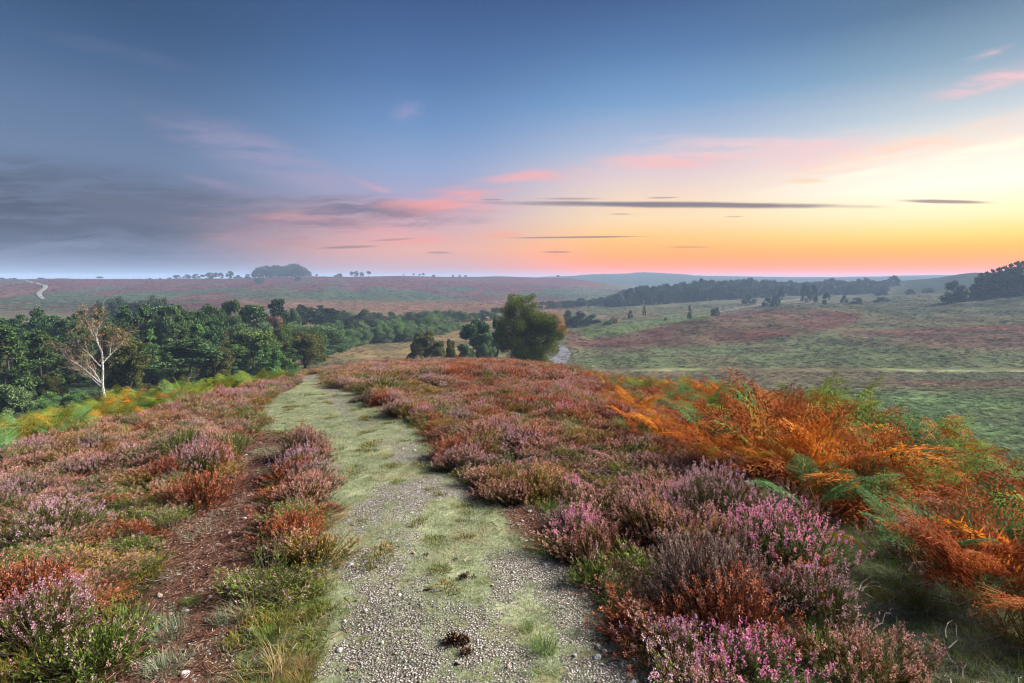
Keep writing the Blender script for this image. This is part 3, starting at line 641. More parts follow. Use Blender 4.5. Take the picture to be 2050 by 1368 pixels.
# ---- heather over the spur
def keep(x, y):
    k = np.ones(len(x), bool)
    for a, b, r in exec_named: k &= np.hypot(x - a, y - b) > r
    return k
def zones(x, y):
    return edged(PATH, x, y), np.maximum(edged(RUT, x, y, .35), edged(DIRT, x, y, .3)), edged(STRIP, x, y, .3), edged(CLEAR, x, y, .5), edged(BRK, x, y, .7, 1.4), edged(BRL, x, y, .5, 1.2), edged(ISLE, x, y, .15)
x1, y1 = jgrid(-20, 20, 1.5, 13, .17, 3); x2, y2 = jgrid(-45, 40, 13, 44, .30, 4)
x = np.concatenate([x1, x2]); y = np.concatenate([y1, y2]); big = np.concatenate([np.full(len(x1), 1.0), np.full(len(x2), 1.45)])
zP, zR, zS, zC, zB, zL, zI = zones(x, y); rr = np.hypot(x, y); px, Yv = pxY(x, y)
rng = np.random.default_rng(21); u = rng.random(len(x))
okm = (zP < .3) & (zR < .20) & keep(x, y)
okm &= ~((zS > .5) & (u > .22)) & ~((zC > .35) & (u > .03)) & ~((zB > .5) & (u > .45)) & ~((zL > .5) & (u > .15))
bare = fbm(x / .8, y / .8, 77, 4)
leftnear = (px < 520) & (rr < 6.5)
okm &= ~((bare > .50) & leftnear & (u > .12)) & ~((bare > .64) & (rr < 9) & (u > .3))
x, y, big, rr, px, u, zS, zI = (a[okm] for a in (x, y, big, rr, px, u, zS, zI)); n = len(x); leftnear = leftnear[okm]
n1 = fbm(x / 1.1, y / 1.1, 81, 3); n2 = fbm(x / .45, y / .45, 83, 3); w = rng.random(n)
kind = np.full(n, 1)
kind[n1 * .5 + n2 * .3 + w * .35 > .725] = 0; kind[(n1 < .42) & (w < .55)] = 2; kind[(n2 > .60) & (w < .6)] = 3; kind[(n2 < .28) & (w < .4)] = 4; kind[(w > .95) & (rr < 9)] = 5; kind[(fbm(x / .7, y / .7, 85, 3) > .56) & (w < .75)] = 6
mixk = rng.random(n) < .33; kind[mixk] = rng.choice([0, 1, 1, 2, 3, 4, 6, 6], mixk.sum())
lft = px < 900
kind[(rr > 7) & ~lft & (w < .16 + .02 * np.minimum(rr, 14))] = 2; kind[(rr > 5) & (n2 < .42) & (w > .75)] = 3; kind[(rr > 14) & ~lft & (w > .93)] = 3
kind[leftnear & (w < .42) & (kind != 0)] = 3; kind[leftnear & (w > .82)] = 2
kind[(zS > .5)] = 3
H_ = np.where(rr < 14, .12 + 1.10 * sstep(.2, .8, fbm(x / .8, y / .8, 87, 3)) + rng.normal(size=n) * .10, .45 + .45 * n1)
H_ *= np.where(leftnear, .55, 1.0) * np.where(zS > .5, .55, 1)
edge = np.maximum(edged(PATH, x, y, .9, .6, 5), edged(RUT, x, y, .9, .6, 6)); H_ *= np.where(edge > .3, .55, 1.0)
H_ *= np.where((px > 650) & (rr > 5), .78, .92); H_ = np.clip(H_, .28, 1.8)
scl = np.stack([big * (.85 + .3 * rng.random(n)), big * (.85 + .3 * rng.random(n)), H_ * (.6 * big + .4)], -1)
idx_ = np.array([HIDX[HK[k]][int(s * 2.999)] for k, s in zip(kind, rng.random(n))])
scatter('heather', hcol, x, y, gz(x, y) - .01, slope_rot(n, x, y, .24, rng), scl, idx_, 'purple, pink and rust brown heather covering the near hillside')
print('heather', n)

# ---- bracken over the spur flanks
x, y = jgrid(-50, 60, 2.2, 52, .30, 5, 1.2, 3); zP, zR, zS, zC, zB, zL, zI = zones(x, y); px, Yv = pxY(x, y); rr = np.hypot(x, y); rng = np.random.default_rng(22); u = rng.random(len(x))
n1 = fbm(x / 1.6, y / 1.6, 91, 3)
crest = (rr > 15) & (px > 690) & (px < 1330) & (zP < .1) & (zB < .5)
PXC = np.linspace(600, 1400, 60); YCR = []
for p_ in PXC:
    t_ = np.linspace(4, 50, 300); YCR.append(t_[int(np.argmax(spur((p_ - CX) / F * t_, t_) / t_))])
YCR = np.array(YCR); ycr = np.interp(px, PXC, YCR); fr_ = Yv / ycr + (fbm(x / 2, y / 2, 95, 3) - .5) * .5
crest = crest & (fr_ > .3); crn = sstep(.62, .9, fr_)
lime = crest & (px > 1030) & (fr_ > np.interp(px, [1030, 1100, 1330], [.88, .70, .66]))
ok = ((zB > .5) & (zC < .5) & (u < .12 + .85 * sstep(.40, .52, fbm(x / 1.2, y / 1.2, 93, 3)))) | ((zC > .5) & (u < .10)) | ((zL > .5) & (u < .8)) | (crest & ((u < .05 + .55 * crn) | lime)) | ((zB > .1) & (zB <= .5) & (u < .15))
ok &= (zP < .3) & keep(x, y) & ~((rr < 3.4) & (u > .5))
x, y, px, rr, n1, lime, zL, zB = (a[ok] for a in (x, y, px, rr, n1, lime, zL, zB)); n = len(x); w = rng.random(n)
kd = np.full(n, 'rust', object); kd[w > .70] = 'orange'; kd[(w > .88)] = 'gold'; kd[(fbm(x / .7, y / .7, 98, 3) > .63) & (w > .4) & (zB > .5)] = 'lime'
gz_ = (zB > .5) & (fbm(x / .9, y / .9, 97, 3) > .55) & (w > .35); kd[gz_] = 'green'; kd[(zB > .5) & (w > .94)] = 'lime'
far_r = (zB > .5) & (n1 > .60) & (rr > 9); kd[far_r & (w < .4)] = 'lime'
kd[lime & (w < .82)] = 'lime'
L_ = zL > .5; ll = fbm(x / 1.5, y / 1.5, 99, 3); kd[L_] = 'lime'; kd[L_ & (w > .78)] = 'gold'; kd[L_ & (w < .30)] = 'green'; kd[L_ & (ll > .60) & (w > .75)] = 'orange'; kd[L_ & (ll > .62) & (w > .75)] = 'rust'
H_ = .75 + .45 * n1 + rng.normal(size=n) * .1; H_ *= np.where(L_, .78, 1) * np.where(rr > 17, .55, 1) * np.where((zB > .5) & (px < 1400), .8, 1)
H_ = np.clip(H_, .3, 1.4); H_ = H_; cz = ~L_; H_ = np.where(cz, np.interp(px, [600, 1000, 1200, 1300, 1400, 1500, 1700, 1900, 2050, 2300], [.20, .20, .24, .34, .50, .66, .72, .60, .58, .55]) / .54 * (.45 + .5 * n1 + .55 * rng.random(n)), H_); H_ = np.where(cz & (rr < 4.5), np.minimum(H_, 1.15), H_); H_ = np.where(edged(CLEAR, x, y, .5) > .5, .33, H_); kd[edged(CLEAR, x, y, .5) > .5] = 'rust'; s = np.stack([np.maximum(H_ * 1.15, .42), np.maximum(H_ * 1.15, .42), H_], -1)
idx_ = np.array([BIDX[k][int(t * len(BIDX[k]) * .999)] for k, t in zip(kd, rng.random(n))])
scatter('bracken', bcol, x, y, gz(x, y) - .02, slope_rot(n, x, y, .26, rng), s, idx_, 'rust, orange and lime green bracken along the flanks of the near hill')
print('bracken', n)

# ---- grass, pebbles, litter near the camera
x, y = jgrid(-9, 9, 1.2, 12, .075, 6); zP, zR, zS, zC, zB, zL, zI = zones(x, y); rng = np.random.default_rng(23); u = rng.random(len(x)); w = rng.random(len(x))
g_ = gravel_amount(x, y); nn_ = fbm(x / .5, y / .5, 111, 3); rr = np.hypot(x, y); kg = np.full(len(x), -1)
t_ = (zP > .4) & (u < np.clip(.95 - g_ * 1.1, .10, 1)); kg[t_] = np.where(w[t_] < .45, GI['turf'][0], np.where(w[t_] < .95, GI['turf'][1], GI['moss'][0]))
kg[(zP > .4) & (u < .02) & (g_ < .5)] = GI['grey'][1]
s_ = (zS > .4) & (zP < .4) & (u < .75); kg[s_] = np.choose((w[s_] * 4).astype(int), [GI['moss'][0], GI['turf'][0], GI['turf'][1], GI['moss'][1]]); kg[s_ & (nn_ > .66) & (w > .9)] = GI['straw'][0]
c__ = (zC > .4) & (u < .95); kg[c__] = np.choose((w[c__] * 5).astype(int), [GI['grey'][1], GI['grass'][0], GI['grey'][0], GI['turf'][1], GI['moss'][1]])
r_s = (zR > .4) & (zP < .4) & (u < .05) & (nn_ > .45); kg[r_s] = GI['grey'][1]
h_ = (zP < .4) & (zR < .4) & (zS < .4) & (zC < .4) & (u < .42) & (rr < 9); kg[h_] = np.choose((w[h_] * 4).astype(int), [GI['moss'][0], GI['moss'][1], GI['moss'][0], GI['grass'][0]])
ok = kg >= 0; x, y, kg, rr = x[ok], y[ok], kg[ok], rr[ok]; n = len(x); s = rng.uniform(.6, 1.35, n)[:, None] * np.ones((1, 3)); s[:, 2] *= .9
scatter('grass', gcol_, x, y, gz(x, y), slope_rot(n, x, y, .1, rng), s, kg, 'short pale green turf, moss and grass on and beside the path'); print('grass', n)
x, y = jgrid(-4, 4, 1.3, 7.5, .032, 7, .75, 1.0); zP, zR, zS, zC, zB, zL, zI = zones(x, y); u = rng.random(len(x)); g_ = gravel_amount(x, y)
ok = ((zP > .5) & (u < .02 + .62 * sstep(.35, .75, g_))) | ((zR > .5) & (zP <= .5) & (u < .24 + .30 * (fbm(x / .4, y / .4, 121, 3) > .53))) | ((zS > .5) & (u < .012)); x, y = x[ok], y[ok]; n = len(x)
s = np.clip(.0042 * np.exp(rng.normal(size=n) * .62), .002, .022)[:, None] * np.ones((1, 3))
scatter('gravel', pcol_, x, y, gz(x, y) + s[:, 2] * .15, rng.random((n, 3)) * [.6, .6, 6.28], s, rng.integers(0, 7, n), 'loose flint gravel in white, buff and grey on the path'); print('gravel', n)
x, y = jgrid(-7, 7, 1.3, 9, .12, 8); zP, zR, zS, zC, zB, zL, zI = zones(x, y); u = rng.random(len(x))
ok = ((zR > .4) & (zP < .4)) | ((zP < .3) & (u < .35)) | ((zC > .5) & (u < .95)); x, y, zC = x[ok], y[ok], zC[ok]; n = len(x)
scatter('leaf_litter', lcol_, x, y, gz(x, y), slope_rot(n, x, y, .05, rng), rng.uniform(.7, 1.4, n)[:, None] * np.ones((1, 3)), np.where((zC > .5) & (rng.random(n) < .7), 3, 0) + rng.integers(0, 3, n), 'brown woody litter and broken stems on the bare soil of the rut')

# ---- low vegetation of the valley
x, y = [], []
rng = np.random.default_rng(31); Yr = np.exp(rng.uniform(math.log(34), math.log(560), 130000)); ur = rng.uniform(-1.0, 1.0, 130000); Yr[95000:] = np.sqrt(rng.uniform(430.**2, 1150.**2, 35000)); ur[95000:] = rng.uniform(-1., .2, 35000); x = ur * Yr; y = Yr
px, Yv = pxY(x, y); zz = gz(x, y) - EYE; row = HY - F * zz / Yv; rr = np.hypot(x, y)
k = (px > 1110) | ((Yv < 150) & (px < 500)) | ((Yv < 420) & (px > 600) & (rng.random(len(x)) < .35)) | (Yv > 430); k &= ~((spur(x, y) > zz - 3) & (rr < 40)) & ~((np.abs(row - 741) < 4) & (px > 1160))
nn_ = fbm(x / 9, y / 14, 131, 4); k &= rng.random(len(x)) < sstep(.25, .55, nn_) * .8 + .25
x, y, zz, rr = x[k], y[k], zz[k], rr[k]; n = len(x); tint = albedo(x, y, zz) * (.55 + 1.5 * rng.random((n, 1)) ** 1.3)
s = (.5 + rng.random(n) * .7) * (1 + rr / 420); s = np.where(rr > 560, 2.2 + rng.random(n) * 2.2, s); sz = s * np.where(rr > 560, .3, .5)
scatter('undergrowth', bcol, x, y, gz(x, y) - .1, slope_rot(n, x, y, .1, rng), np.stack([s * 1.25, s * 1.25, sz], -1), np.array([BIDX['valley'][int(t)] for t in rng.random(n) * 2.99]), 'green and russet bracken and heath covering the valley floor', tint=tint); print('undergrowth', n)

# ------------------------------------------------------------------ small things on the ground
stone_things = [(523, 1122, .020, 'pale flint stone lying in the brown dirt rut'), (370, 1352, .022, 'large pale flat stone at the bottom edge in the rut'), (703, 1340, .022, 'pinkish white stone in gravel near the bottom of the path'), (680, 1303, .018, 'white stone at the left edge of the gravel'), (1195, 1318, .022, 'white flint near the bright grass tuft on the gravel'), (785, 1178, .017, 'grey stone half sunk in the middle of the path'), (708, 1052, .018, 'rusty stone beside the strip of heather'), (374, 1223, .017, 'rounded stone beside a green grass tuft in the rut'), (430, 1232, .014, 'small white stone by the pale grass tuft'), (500, 1262, .022, 'white stone at the edge of the green strip'), (1126, 1218, .018, 'dark grey stone on the gravel at the right path edge'), (1092, 1132, .014, 'small white stone at the corner of the green turf'), (415, 1070, .014, 'small pale stone among the dirt and chips'), (1210, 1305, .018, 'pale stone lying right of the white flint')]
stm = {}
def flat_stone_mat(name, c1, c2):
    m, nt = newmat(name); p = nt.add('ShaderNodeTexCoord').outputs['Object']; n = nt.noise(p, 1.6, 6, .65); finish(nt, nt.ramp(n, [(.3, c1), (.62, c2)]), .6, .35, bump=n, strength=.5, dist=.2); return m
wst = flat_stone_mat('white_flint', (.42, .38, .35), (.78, .76, .74)); gst = flat_stone_mat('grey_flint', (.13, .12, .12), (.34, .33, .33)); rst = flat_stone_mat('rusty_flint', (.22, .10, .06), (.5, .34, .26))
for q, (px, row, r, lab) in enumerate(stone_things):
    mt = rst if 'rusty' in lab or 'pinkish' in lab else gst if 'grey' in lab else wst
    o = link('stone', pebble_mesh(700 + q, mt, 2), label=lab, category='stone', group='loose stones on the paths'); place(o, px, row, sink=-r * .2); o.scale = (r, r, r * .8); o.rotation_euler = (.2, .1, q * 1.3)
dungm = leafmat('dung', [(0, (.03, .016, .010)), (1, (.15, .08, .045))], 0)
def clod_geo(seed, n, R):
    rng = np.random.default_rng(seed); g = Geo()
    for k in range(n):
        c_ = np.array([rng.normal() * R * .55, rng.normal() * R * .4, abs(rng.normal()) * R * .25]); r = R * rng.uniform(.22, .42); d = rand_dirs(46, rng); V, Q = cards(c_ + d * r * .6, d + rand_dirs(46, rng) * .9, r * .75, r * .55, rng); g.add(V, Q, 0)
    C = np.stack([rng.normal(size=90) * R * .7, rng.normal(size=90) * R * .6, rng.random(90) * R * .35], -1); D = rand_dirs(90, rng); V, Q = cards(C, D, R * .4, R * .06, rng); g.add(V, Q, 0); return g
for q, (px, row, R, n_, lab) in enumerate([(915, 1290, .055, 12, 'largest dark brown crumbly dung heap in the middle of the path'), (932, 1308, .03, 6, 'smaller brown dung clod touching the largest heap'), (933, 1157, .035, 8, 'blackish dung clod further up the path'), (852, 1112, .022, 5, 'small dark dung clod on the left of three up the path'), (912, 1122, .022, 5, 'small dark dung clod beside the turf edge'), (858, 1182, .022, 5, 'reddish brown dung crumb below the grey stone')]):
    o = link('dung_heap', clod_geo(800 + q, n_, R).mesh('dung', [dungm]), label=lab, category='dung', group='dung lying on the path'); place(o, px, row)
deadw = leafmat('dead_wood', [(0, (.12, .09, .08)), (1, (.34, .28, .26))], 0)
def stick_geo(seed, L, r, br=3):
    rng = np.random.default_rng(seed); g = Geo()
    def run(p, a, L, r, lev):
        m = 9; ds = L / m
        for k in range(m):
            a += rng.normal() * .30; q = p + np.array([math.cos(a) * ds, math.sin(a) * ds, rng.normal() * .012 * L * 3]); q[2] = max(q[2], r); r1 = r * .88
            V, Q = tubes([p], [q], r, r1, 5); g.add(V, Q, 0, np.full(len(V), rng.random())); p = q; r = r1
            if lev > 0 and rng.random() < .35: run(p.copy(), a + rng.choice([-1, 1]) * rng.uniform(.5, 1.1), L * (1 - k / m) * .6, r * .7, lev - 1)
    run(np.array([0, 0, r]), 0., L, r, br); return g
for q, (px, row, ang, L, r, lab) in enumerate([(1500, 1250, -.5, .55, .006, 'long dark heather stick lying under the green grass tuft'), (1700, 1290, .2, .42, .006, 'forked pale grey heather branch lying on the clearing'), (1790, 1240, 1.0, .32, .005, 'curved bleached stick standing out of the clearing litter'), (1820, 1335, -.2, .38, .006, 'twisted grey branch near the lower right corner'), (1930, 1300, .5, .6, .004, 'thin crooked stem across the turf in the lower right corner'), (1640, 1000, 1.6, .5, .004, 'bare dark twig among the green bracken'), (290, 1165, .3, .22, .005, 'pale grey driftwood like twig beside the heather'), (170, 985, 2.2, .35, .005, 'bleached upright twig in the left heather'), (1100, 1025, .3, .30, .004, 'grey dead heather stem beside the bare soil'), (750, 1085, .1, .16, .003, 'thin brown twig lying across the path turf'), (385, 990, .2, .25, .004, 'dead pale twigs in front of the dark red heather mound')]):
    o = link('fallen_stick', stick_geo(850 + q, L, r).mesh('stick', [deadw]), label=lab, category='stick'); place(o, px, row, sink=-.01); o.rotation_euler = (0, 0, ang)
for q, (px, row, nm, s, lab) in enumerate([(1545, 1290, 'grey', 1.6, 'pale grey green tussock between rusty heather and sticks'), (1590, 1320, 'grey', 1.3, 'second grey green tussock, just below the pale one'), (1640, 1280, 'grass', 1.1, 'tall yellow green grass tuft beside the dark stick'), (1090, 1300, 'grass', .75, 'bright green grass patch on the lower gravel'), (385, 1210, 'grass', .5, 'small bright green grass tuft in the dirt rut'), (460, 1238, 'grey', 1.0, 'spiky blue green grass tuft at the right of the rut'), (340, 1268, 'grey', 1.2, 'wide spiky grass tuft in the middle of the rut'), (330, 1340, 'grey', 1.1, 'grey green grass tuft near the bottom of the rut'), (1055, 1260, 'grass', .45, 'tiny green grass tuft at the edge of the gravel'), (540, 1280, 'grass', .7, 'long green grass clump on the strip between rut and path'), (610, 1340, 'straw', .5, 'straw coloured grass tuft at the bottom of the strip'), (1150, 1270, 'grey', .45, 'small pale tuft growing in the right hand gravel')]):
    mt = {'grey': greym, 'grass': grassm, 'straw': strawm}[nm]; o = link('grass_tuft', grass_geo(950 + q, 260, .10 if nm != 'grey' else .065, .085, .0028, 1.0).mesh('tuft', [mt]), label=lab, category='grass tuft'); place(o, px, row); o.scale = (s, s, s)

# ------------------------------------------------------------------ trees
bark = {}
def barkmat(name, c1, c2, sc_=3, stretch=(1, 1, .25)):
    m, nt = newmat(name); p = nt.vm('MULTIPLY', nt.add('ShaderNodeTexCoord').outputs['Object'], stretch); n = nt.noise(p, sc_, 5, .65); finish(nt, nt.ramp(n, [(.38, c1), (.6, c2)]), .85, .15, bump=n, strength=.5, dist=.05); return m
bk_dark = barkmat('dark_bark', (.03, .025, .02), (.10, .085, .07)); bk_pine = barkmat('pine_bark', (.09, .045, .032), (.22, .12, .085)); bk_birch = barkmat('birch_bark', (.10, .09, .08), (.62, .60, .57), 4, (1, 1, 1.6))
LM = {
 'pine': leafmat('pine_needles', [(0, (0.025, 0.055, 0.022)), (.5, (0.072, 0.139, 0.052)), (1, (0.169, 0.232, 0.087))], .1, nscale=.35),
 'dark': leafmat('dark_leaves', [(0, (0.024, 0.055, 0.019)), (.5, (0.075, 0.130, 0.037)), (1, (0.174, 0.231, 0.054))], .2, nscale=.35),
 'oak': leafmat('oak_leaves', [(0, (0.039, 0.062, 0.014)), (.5, (0.108, 0.146, 0.029)), (.85, (0.195, 0.225, 0.050)), (1, (0.293, 0.195, 0.054))], .2, nscale=.4),
 'olive': leafmat('olive_leaves', [(0, (0.053, 0.068, 0.018)), (.5, (0.128, 0.135, 0.038)), (1, (0.240, 0.195, 0.053))], .25, nscale=.5),
 'brown': leafmat('brown_leaves', [(0, (0.090, 0.060, 0.030)), (.5, (0.180, 0.128, 0.068)), (1, (0.270, 0.165, 0.090))], .25, nscale=.5),
 'fresh': leafmat('fresh_leaves', [(0, (0.054, 0.126, 0.033)), (.5, (0.134, 0.252, 0.075)), (1, (0.252, 0.360, 0.116))], .25, nscale=.5),
 'willow': leafmat('willow_leaves', [(0, (0.054, 0.100, 0.042)), (.5, (0.126, 0.198, 0.083)), (1, (0.234, 0.306, 0.132))], .25, nscale=.3),
 'rust': leafmat('rust_leaves', [(0, (0.180, 0.075, 0.030)), (.5, (0.375, 0.165, 0.053)), (1, (0.510, 0.300, 0.090))], .25),
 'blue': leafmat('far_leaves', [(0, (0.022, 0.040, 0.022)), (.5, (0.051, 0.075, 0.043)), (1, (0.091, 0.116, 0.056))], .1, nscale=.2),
}
def limbs(g, rng, h, r0, n, reach, zlo, zhi, curve=.25, k=5, trunk_top=.92, lean=0.):
    """tapered trunk with limbs in a unit-free tree of height h"""
    m = 9; z = np.linspace(0, h * trunk_top, m); wob = np.cumsum(rng.normal(size=(m, 2)) * .012 * h, 0); wob[0] = 0
    P = np.stack([wob[:, 0] + lean * z, wob[:, 1], z], -1); R = r0 * (1 - .86 * (z / z[-1])) ; R[0] *= 1.35
    V, Q = tubes(P[:-1], P[1:], R[:-1], R[1:], 7); g.add(V, Q, 0, 0.5); tips = []
    for i in range(n):
        t = zlo + (zhi - zlo) * (i + rng.random()) / n; x = t / trunk_top * (m - 1); a = int(min(x, m - 2)); p = P[a] + (P[a + 1] - P[a]) * (x - a)
        az = rng.random() * 6.283; L = reach * h * rng.uniform(.6, 1.1) * (1 - .45 * (t - zlo) / (zhi - zlo)); d = np.array([math.cos(az), math.sin(az), rng.uniform(.2, .9)]); d /= np.linalg.norm(d)
        q = p; rr_ = r0 * .32 * (1 - t * .6)
        for s in range(4):
            d = d + np.array([rng.normal() * curve, rng.normal() * curve, .08]); d /= np.linalg.norm(d); q2 = q + d * L / 4; V, Q = tubes([q], [q2], rr_, rr_ * .7, 4); g.add(V, Q, 0, .5); q = q2; rr_ *= .7
        tips.append(q)
    return P, tips
def clump_cards(rng, C, rad, n, lsz, flat=1.0, shell=.55, droop=0.):
    """leaves spread through ellipsoidal clumps (C centres, rad radii)"""
    k = len(C); w = rad ** 2; w = w / w.sum(); pick = rng.choice(k, n, p=w); d = rand_dirs(n, rng); q = (shell + (1 - shell) * rng.random(n)) * rng.uniform(.8, 1.12, n)
    q = np.where(rng.random(n) < .25, rng.random(n), q); P = C[pick] + d * (rad[pick] * q)[:, None] * np.array([1, 1, flat])
    D = d * .6 + rand_dirs(n, rng) * .8 + np.array([0, 0, -droop]); D /= np.linalg.norm(D, axis=1)[:, None]
    V, Q = cards(P, D, lsz * rng.uniform(.7, 1.5, n), lsz * rng.uniform(.5, 1.0, n), rng)
    v = np.repeat(np.clip(rng.random(k)[pick] * .35 + rng.random(n) * .5 + .15 * (d[:, 2] > 0), 0, 1), 4); return V, Q, v  # leaves on the upper half of each clump get lighter values
def make_tree(kind, seed, leaf, nleaf=7000, lsz=.03):
    """unit height tree -> (trunk mesh, crown mesh). Height 1, crown half width about .3-.5"""
    rng = np.random.default_rng(seed); t = Geo(); c = Geo(); bm_ = bk_dark
    if kind == 'round':
        limbs(t, rng, 1, .022, 12, .36, .12, .8); n = 26; a = rng.random(n) * 6.283; z = rng.random(n) ** .8; prof = .36 * np.sqrt(np.clip(1 - ((z - .42) / .60) ** 2, .05, 1)); rd = prof * (.35 + .65 * np.sqrt(rng.random(n)))
        C = np.stack([rd * np.cos(a), rd * np.sin(a), .14 + .76 * z], -1); R = rng.uniform(.09, .16, n); V, Q, v = clump_cards(rng, C, R, nleaf, lsz, .85); c.add(V, Q, 0, v)
    elif kind == 'tall':
        limbs(t, rng, 1, .020, 12, .26, .35, .9); n = 26; a = rng.random(n) * 6.283; z = rng.random(n); prof = .25 * np.sqrt(np.clip(1 - ((z - .5) / .58) ** 2, .08, 1)); rd = prof * (.3 + .7 * np.sqrt(rng.random(n)))
        C = np.stack([rd * np.cos(a), rd * np.sin(a), .34 + .58 * z], -1); R = rng.uniform(.06, .11, n); V, Q, v = clump_cards(rng, C, R, nleaf, lsz, .8, droop=.2); c.add(V, Q, 0, v)
    elif kind == 'pine':
        bm_ = bk_pine; P, tips = limbs(t, rng, 1, .016, 18, .24, .42, .92, .15); n = 40; z = rng.random(n) ** .85; a = rng.random(n) * 6.283; prof = .20 * (1 - z) ** .6 + .05; rd = prof * (.3 + .8 * rng.random(n))
        C = np.stack([rd * np.cos(a), rd * np.sin(a), .42 + .55 * z], -1); R = rng.uniform(.045, .095, n); V, Q, v = clump_cards(rng, C, R, nleaf, lsz, .42, .3); c.add(V, Q, 0, v)
    elif kind == 'fir':
        P, tips = limbs(t, rng, 1, .016, 10, .18, .1, .9, .1); n = 60; z = rng.random(n); a = rng.random(n) * 6.283; prof = .26 * (1 - z) ** .75 + .03; rd = prof * (.5 + .6 * rng.random(n))
        C = np.stack([rd * np.cos(a), rd * np.sin(a), .10 + .86 * z - rd * .25], -1); R = rng.uniform(.045, .09, n) * (1.15 - .5 * z); V, Q, v = clump_cards(rng, C, R, nleaf, lsz, .45, .2, .35); c.add(V, Q, 0, v)
    elif kind == 'bush':
        limbs(t, rng, .8, .02, 8, .5, .05, .6); n = 22; a = rng.random(n) * 6.283; rd = .46 * np.sqrt(rng.random(n)); z = rng.random(n) * (1 - (rd / .56) ** 2)
        C = np.stack([rd * np.cos(a), rd * np.sin(a), .10 + .72 * z], -1); R = rng.uniform(.10, .19, n); V, Q, v = clump_cards(rng, C, R, nleaf, lsz, .8); c.add(V, Q, 0, v)
    elif kind == 'flat':      # wind-shaped tree with a bare lower trunk
        limbs(t, rng, 1, .03, 10, .35, .3, .8); n = 18; a = rng.random(n) * 6.283; rd = .36 * np.sqrt(rng.random(n)); z = rng.random(n) * (1 - (rd / .45) ** 2)
        C = np.stack([rd * np.cos(a) + .03, rd * np.sin(a), .48 + .36 * z], -1); R = rng.uniform(.10, .16, n); V, Q, v = clump_cards(rng, C, R, nleaf, lsz, .7); c.add(V, Q, 0, v)
    # normalise to height 1
    top = np.percentile(c.V[0][:, 2], 99.7); c.V = [q / np.array([1, 1, top]) for q in c.V]; t.V = [q / np.array([1, 1, max(top, 1e-3)]) for q in t.V]
    wd = np.percentile(np.abs(c.V[0][:, 0]), 99)
    return t.mesh('trunk', [bm_]), c.mesh('crown', [LM[leaf]]), wd
PROTO = {}
def proto_tree(kind, leaf, var, nleaf, lsz):
    key = (kind, leaf, var)
    if key not in PROTO: PROTO[key] = make_tree(kind, hash_(key), leaf, nleaf, lsz)
    return PROTO[key]
def hash_(key): return sum((i + 1) * ord(ch) for i, ch in enumerate(str(key))) % 100000
NAMES = {'round': 'broadleaf_tree', 'tall': 'broadleaf_tree', 'pine': 'pine_tree', 'fir': 'conifer', 'bush': 'shrub', 'flat': 'broadleaf_tree'}
trng = random.Random(5); NT_ = [0]
def tree(px, Y, top, wpx, kind, leaf, label, group=None, var=None, nleaf=6000, lsz=.03, name=None, cat=None, base=None):
    """stand a tree at distance Y on the bearing of px, tall enough to reach row top"""
    x = (px - CX) / F * Y; z = float(gz(x, Y)[0]); zt = EYE - (top - HY) / F * Y; h = max(zt - z, 1.0)
    if base is not None: h = (base - top) / F * Y; z = zt - h
    v = trng.randrange(4) if var is None else var; tm_, cm_, wd = proto_tree(kind, leaf, v, nleaf, lsz)
    e = link(name or NAMES[kind], None, label=label, category=cat or ('shrub' if kind == 'bush' else 'tree'))
    if group: e['group'] = group
    w = wpx / F * Y / 2 / wd; e.location = (x, Y, z - .2); e.scale = (w, w, h + .2); e.rotation_euler = (0, 0, trng.random() * 6.28)
    link('trunk', tm_, e); link('crown', cm_, e); NT_[0] += 1; return e
j = lambda a: trng.uniform(-a, a)
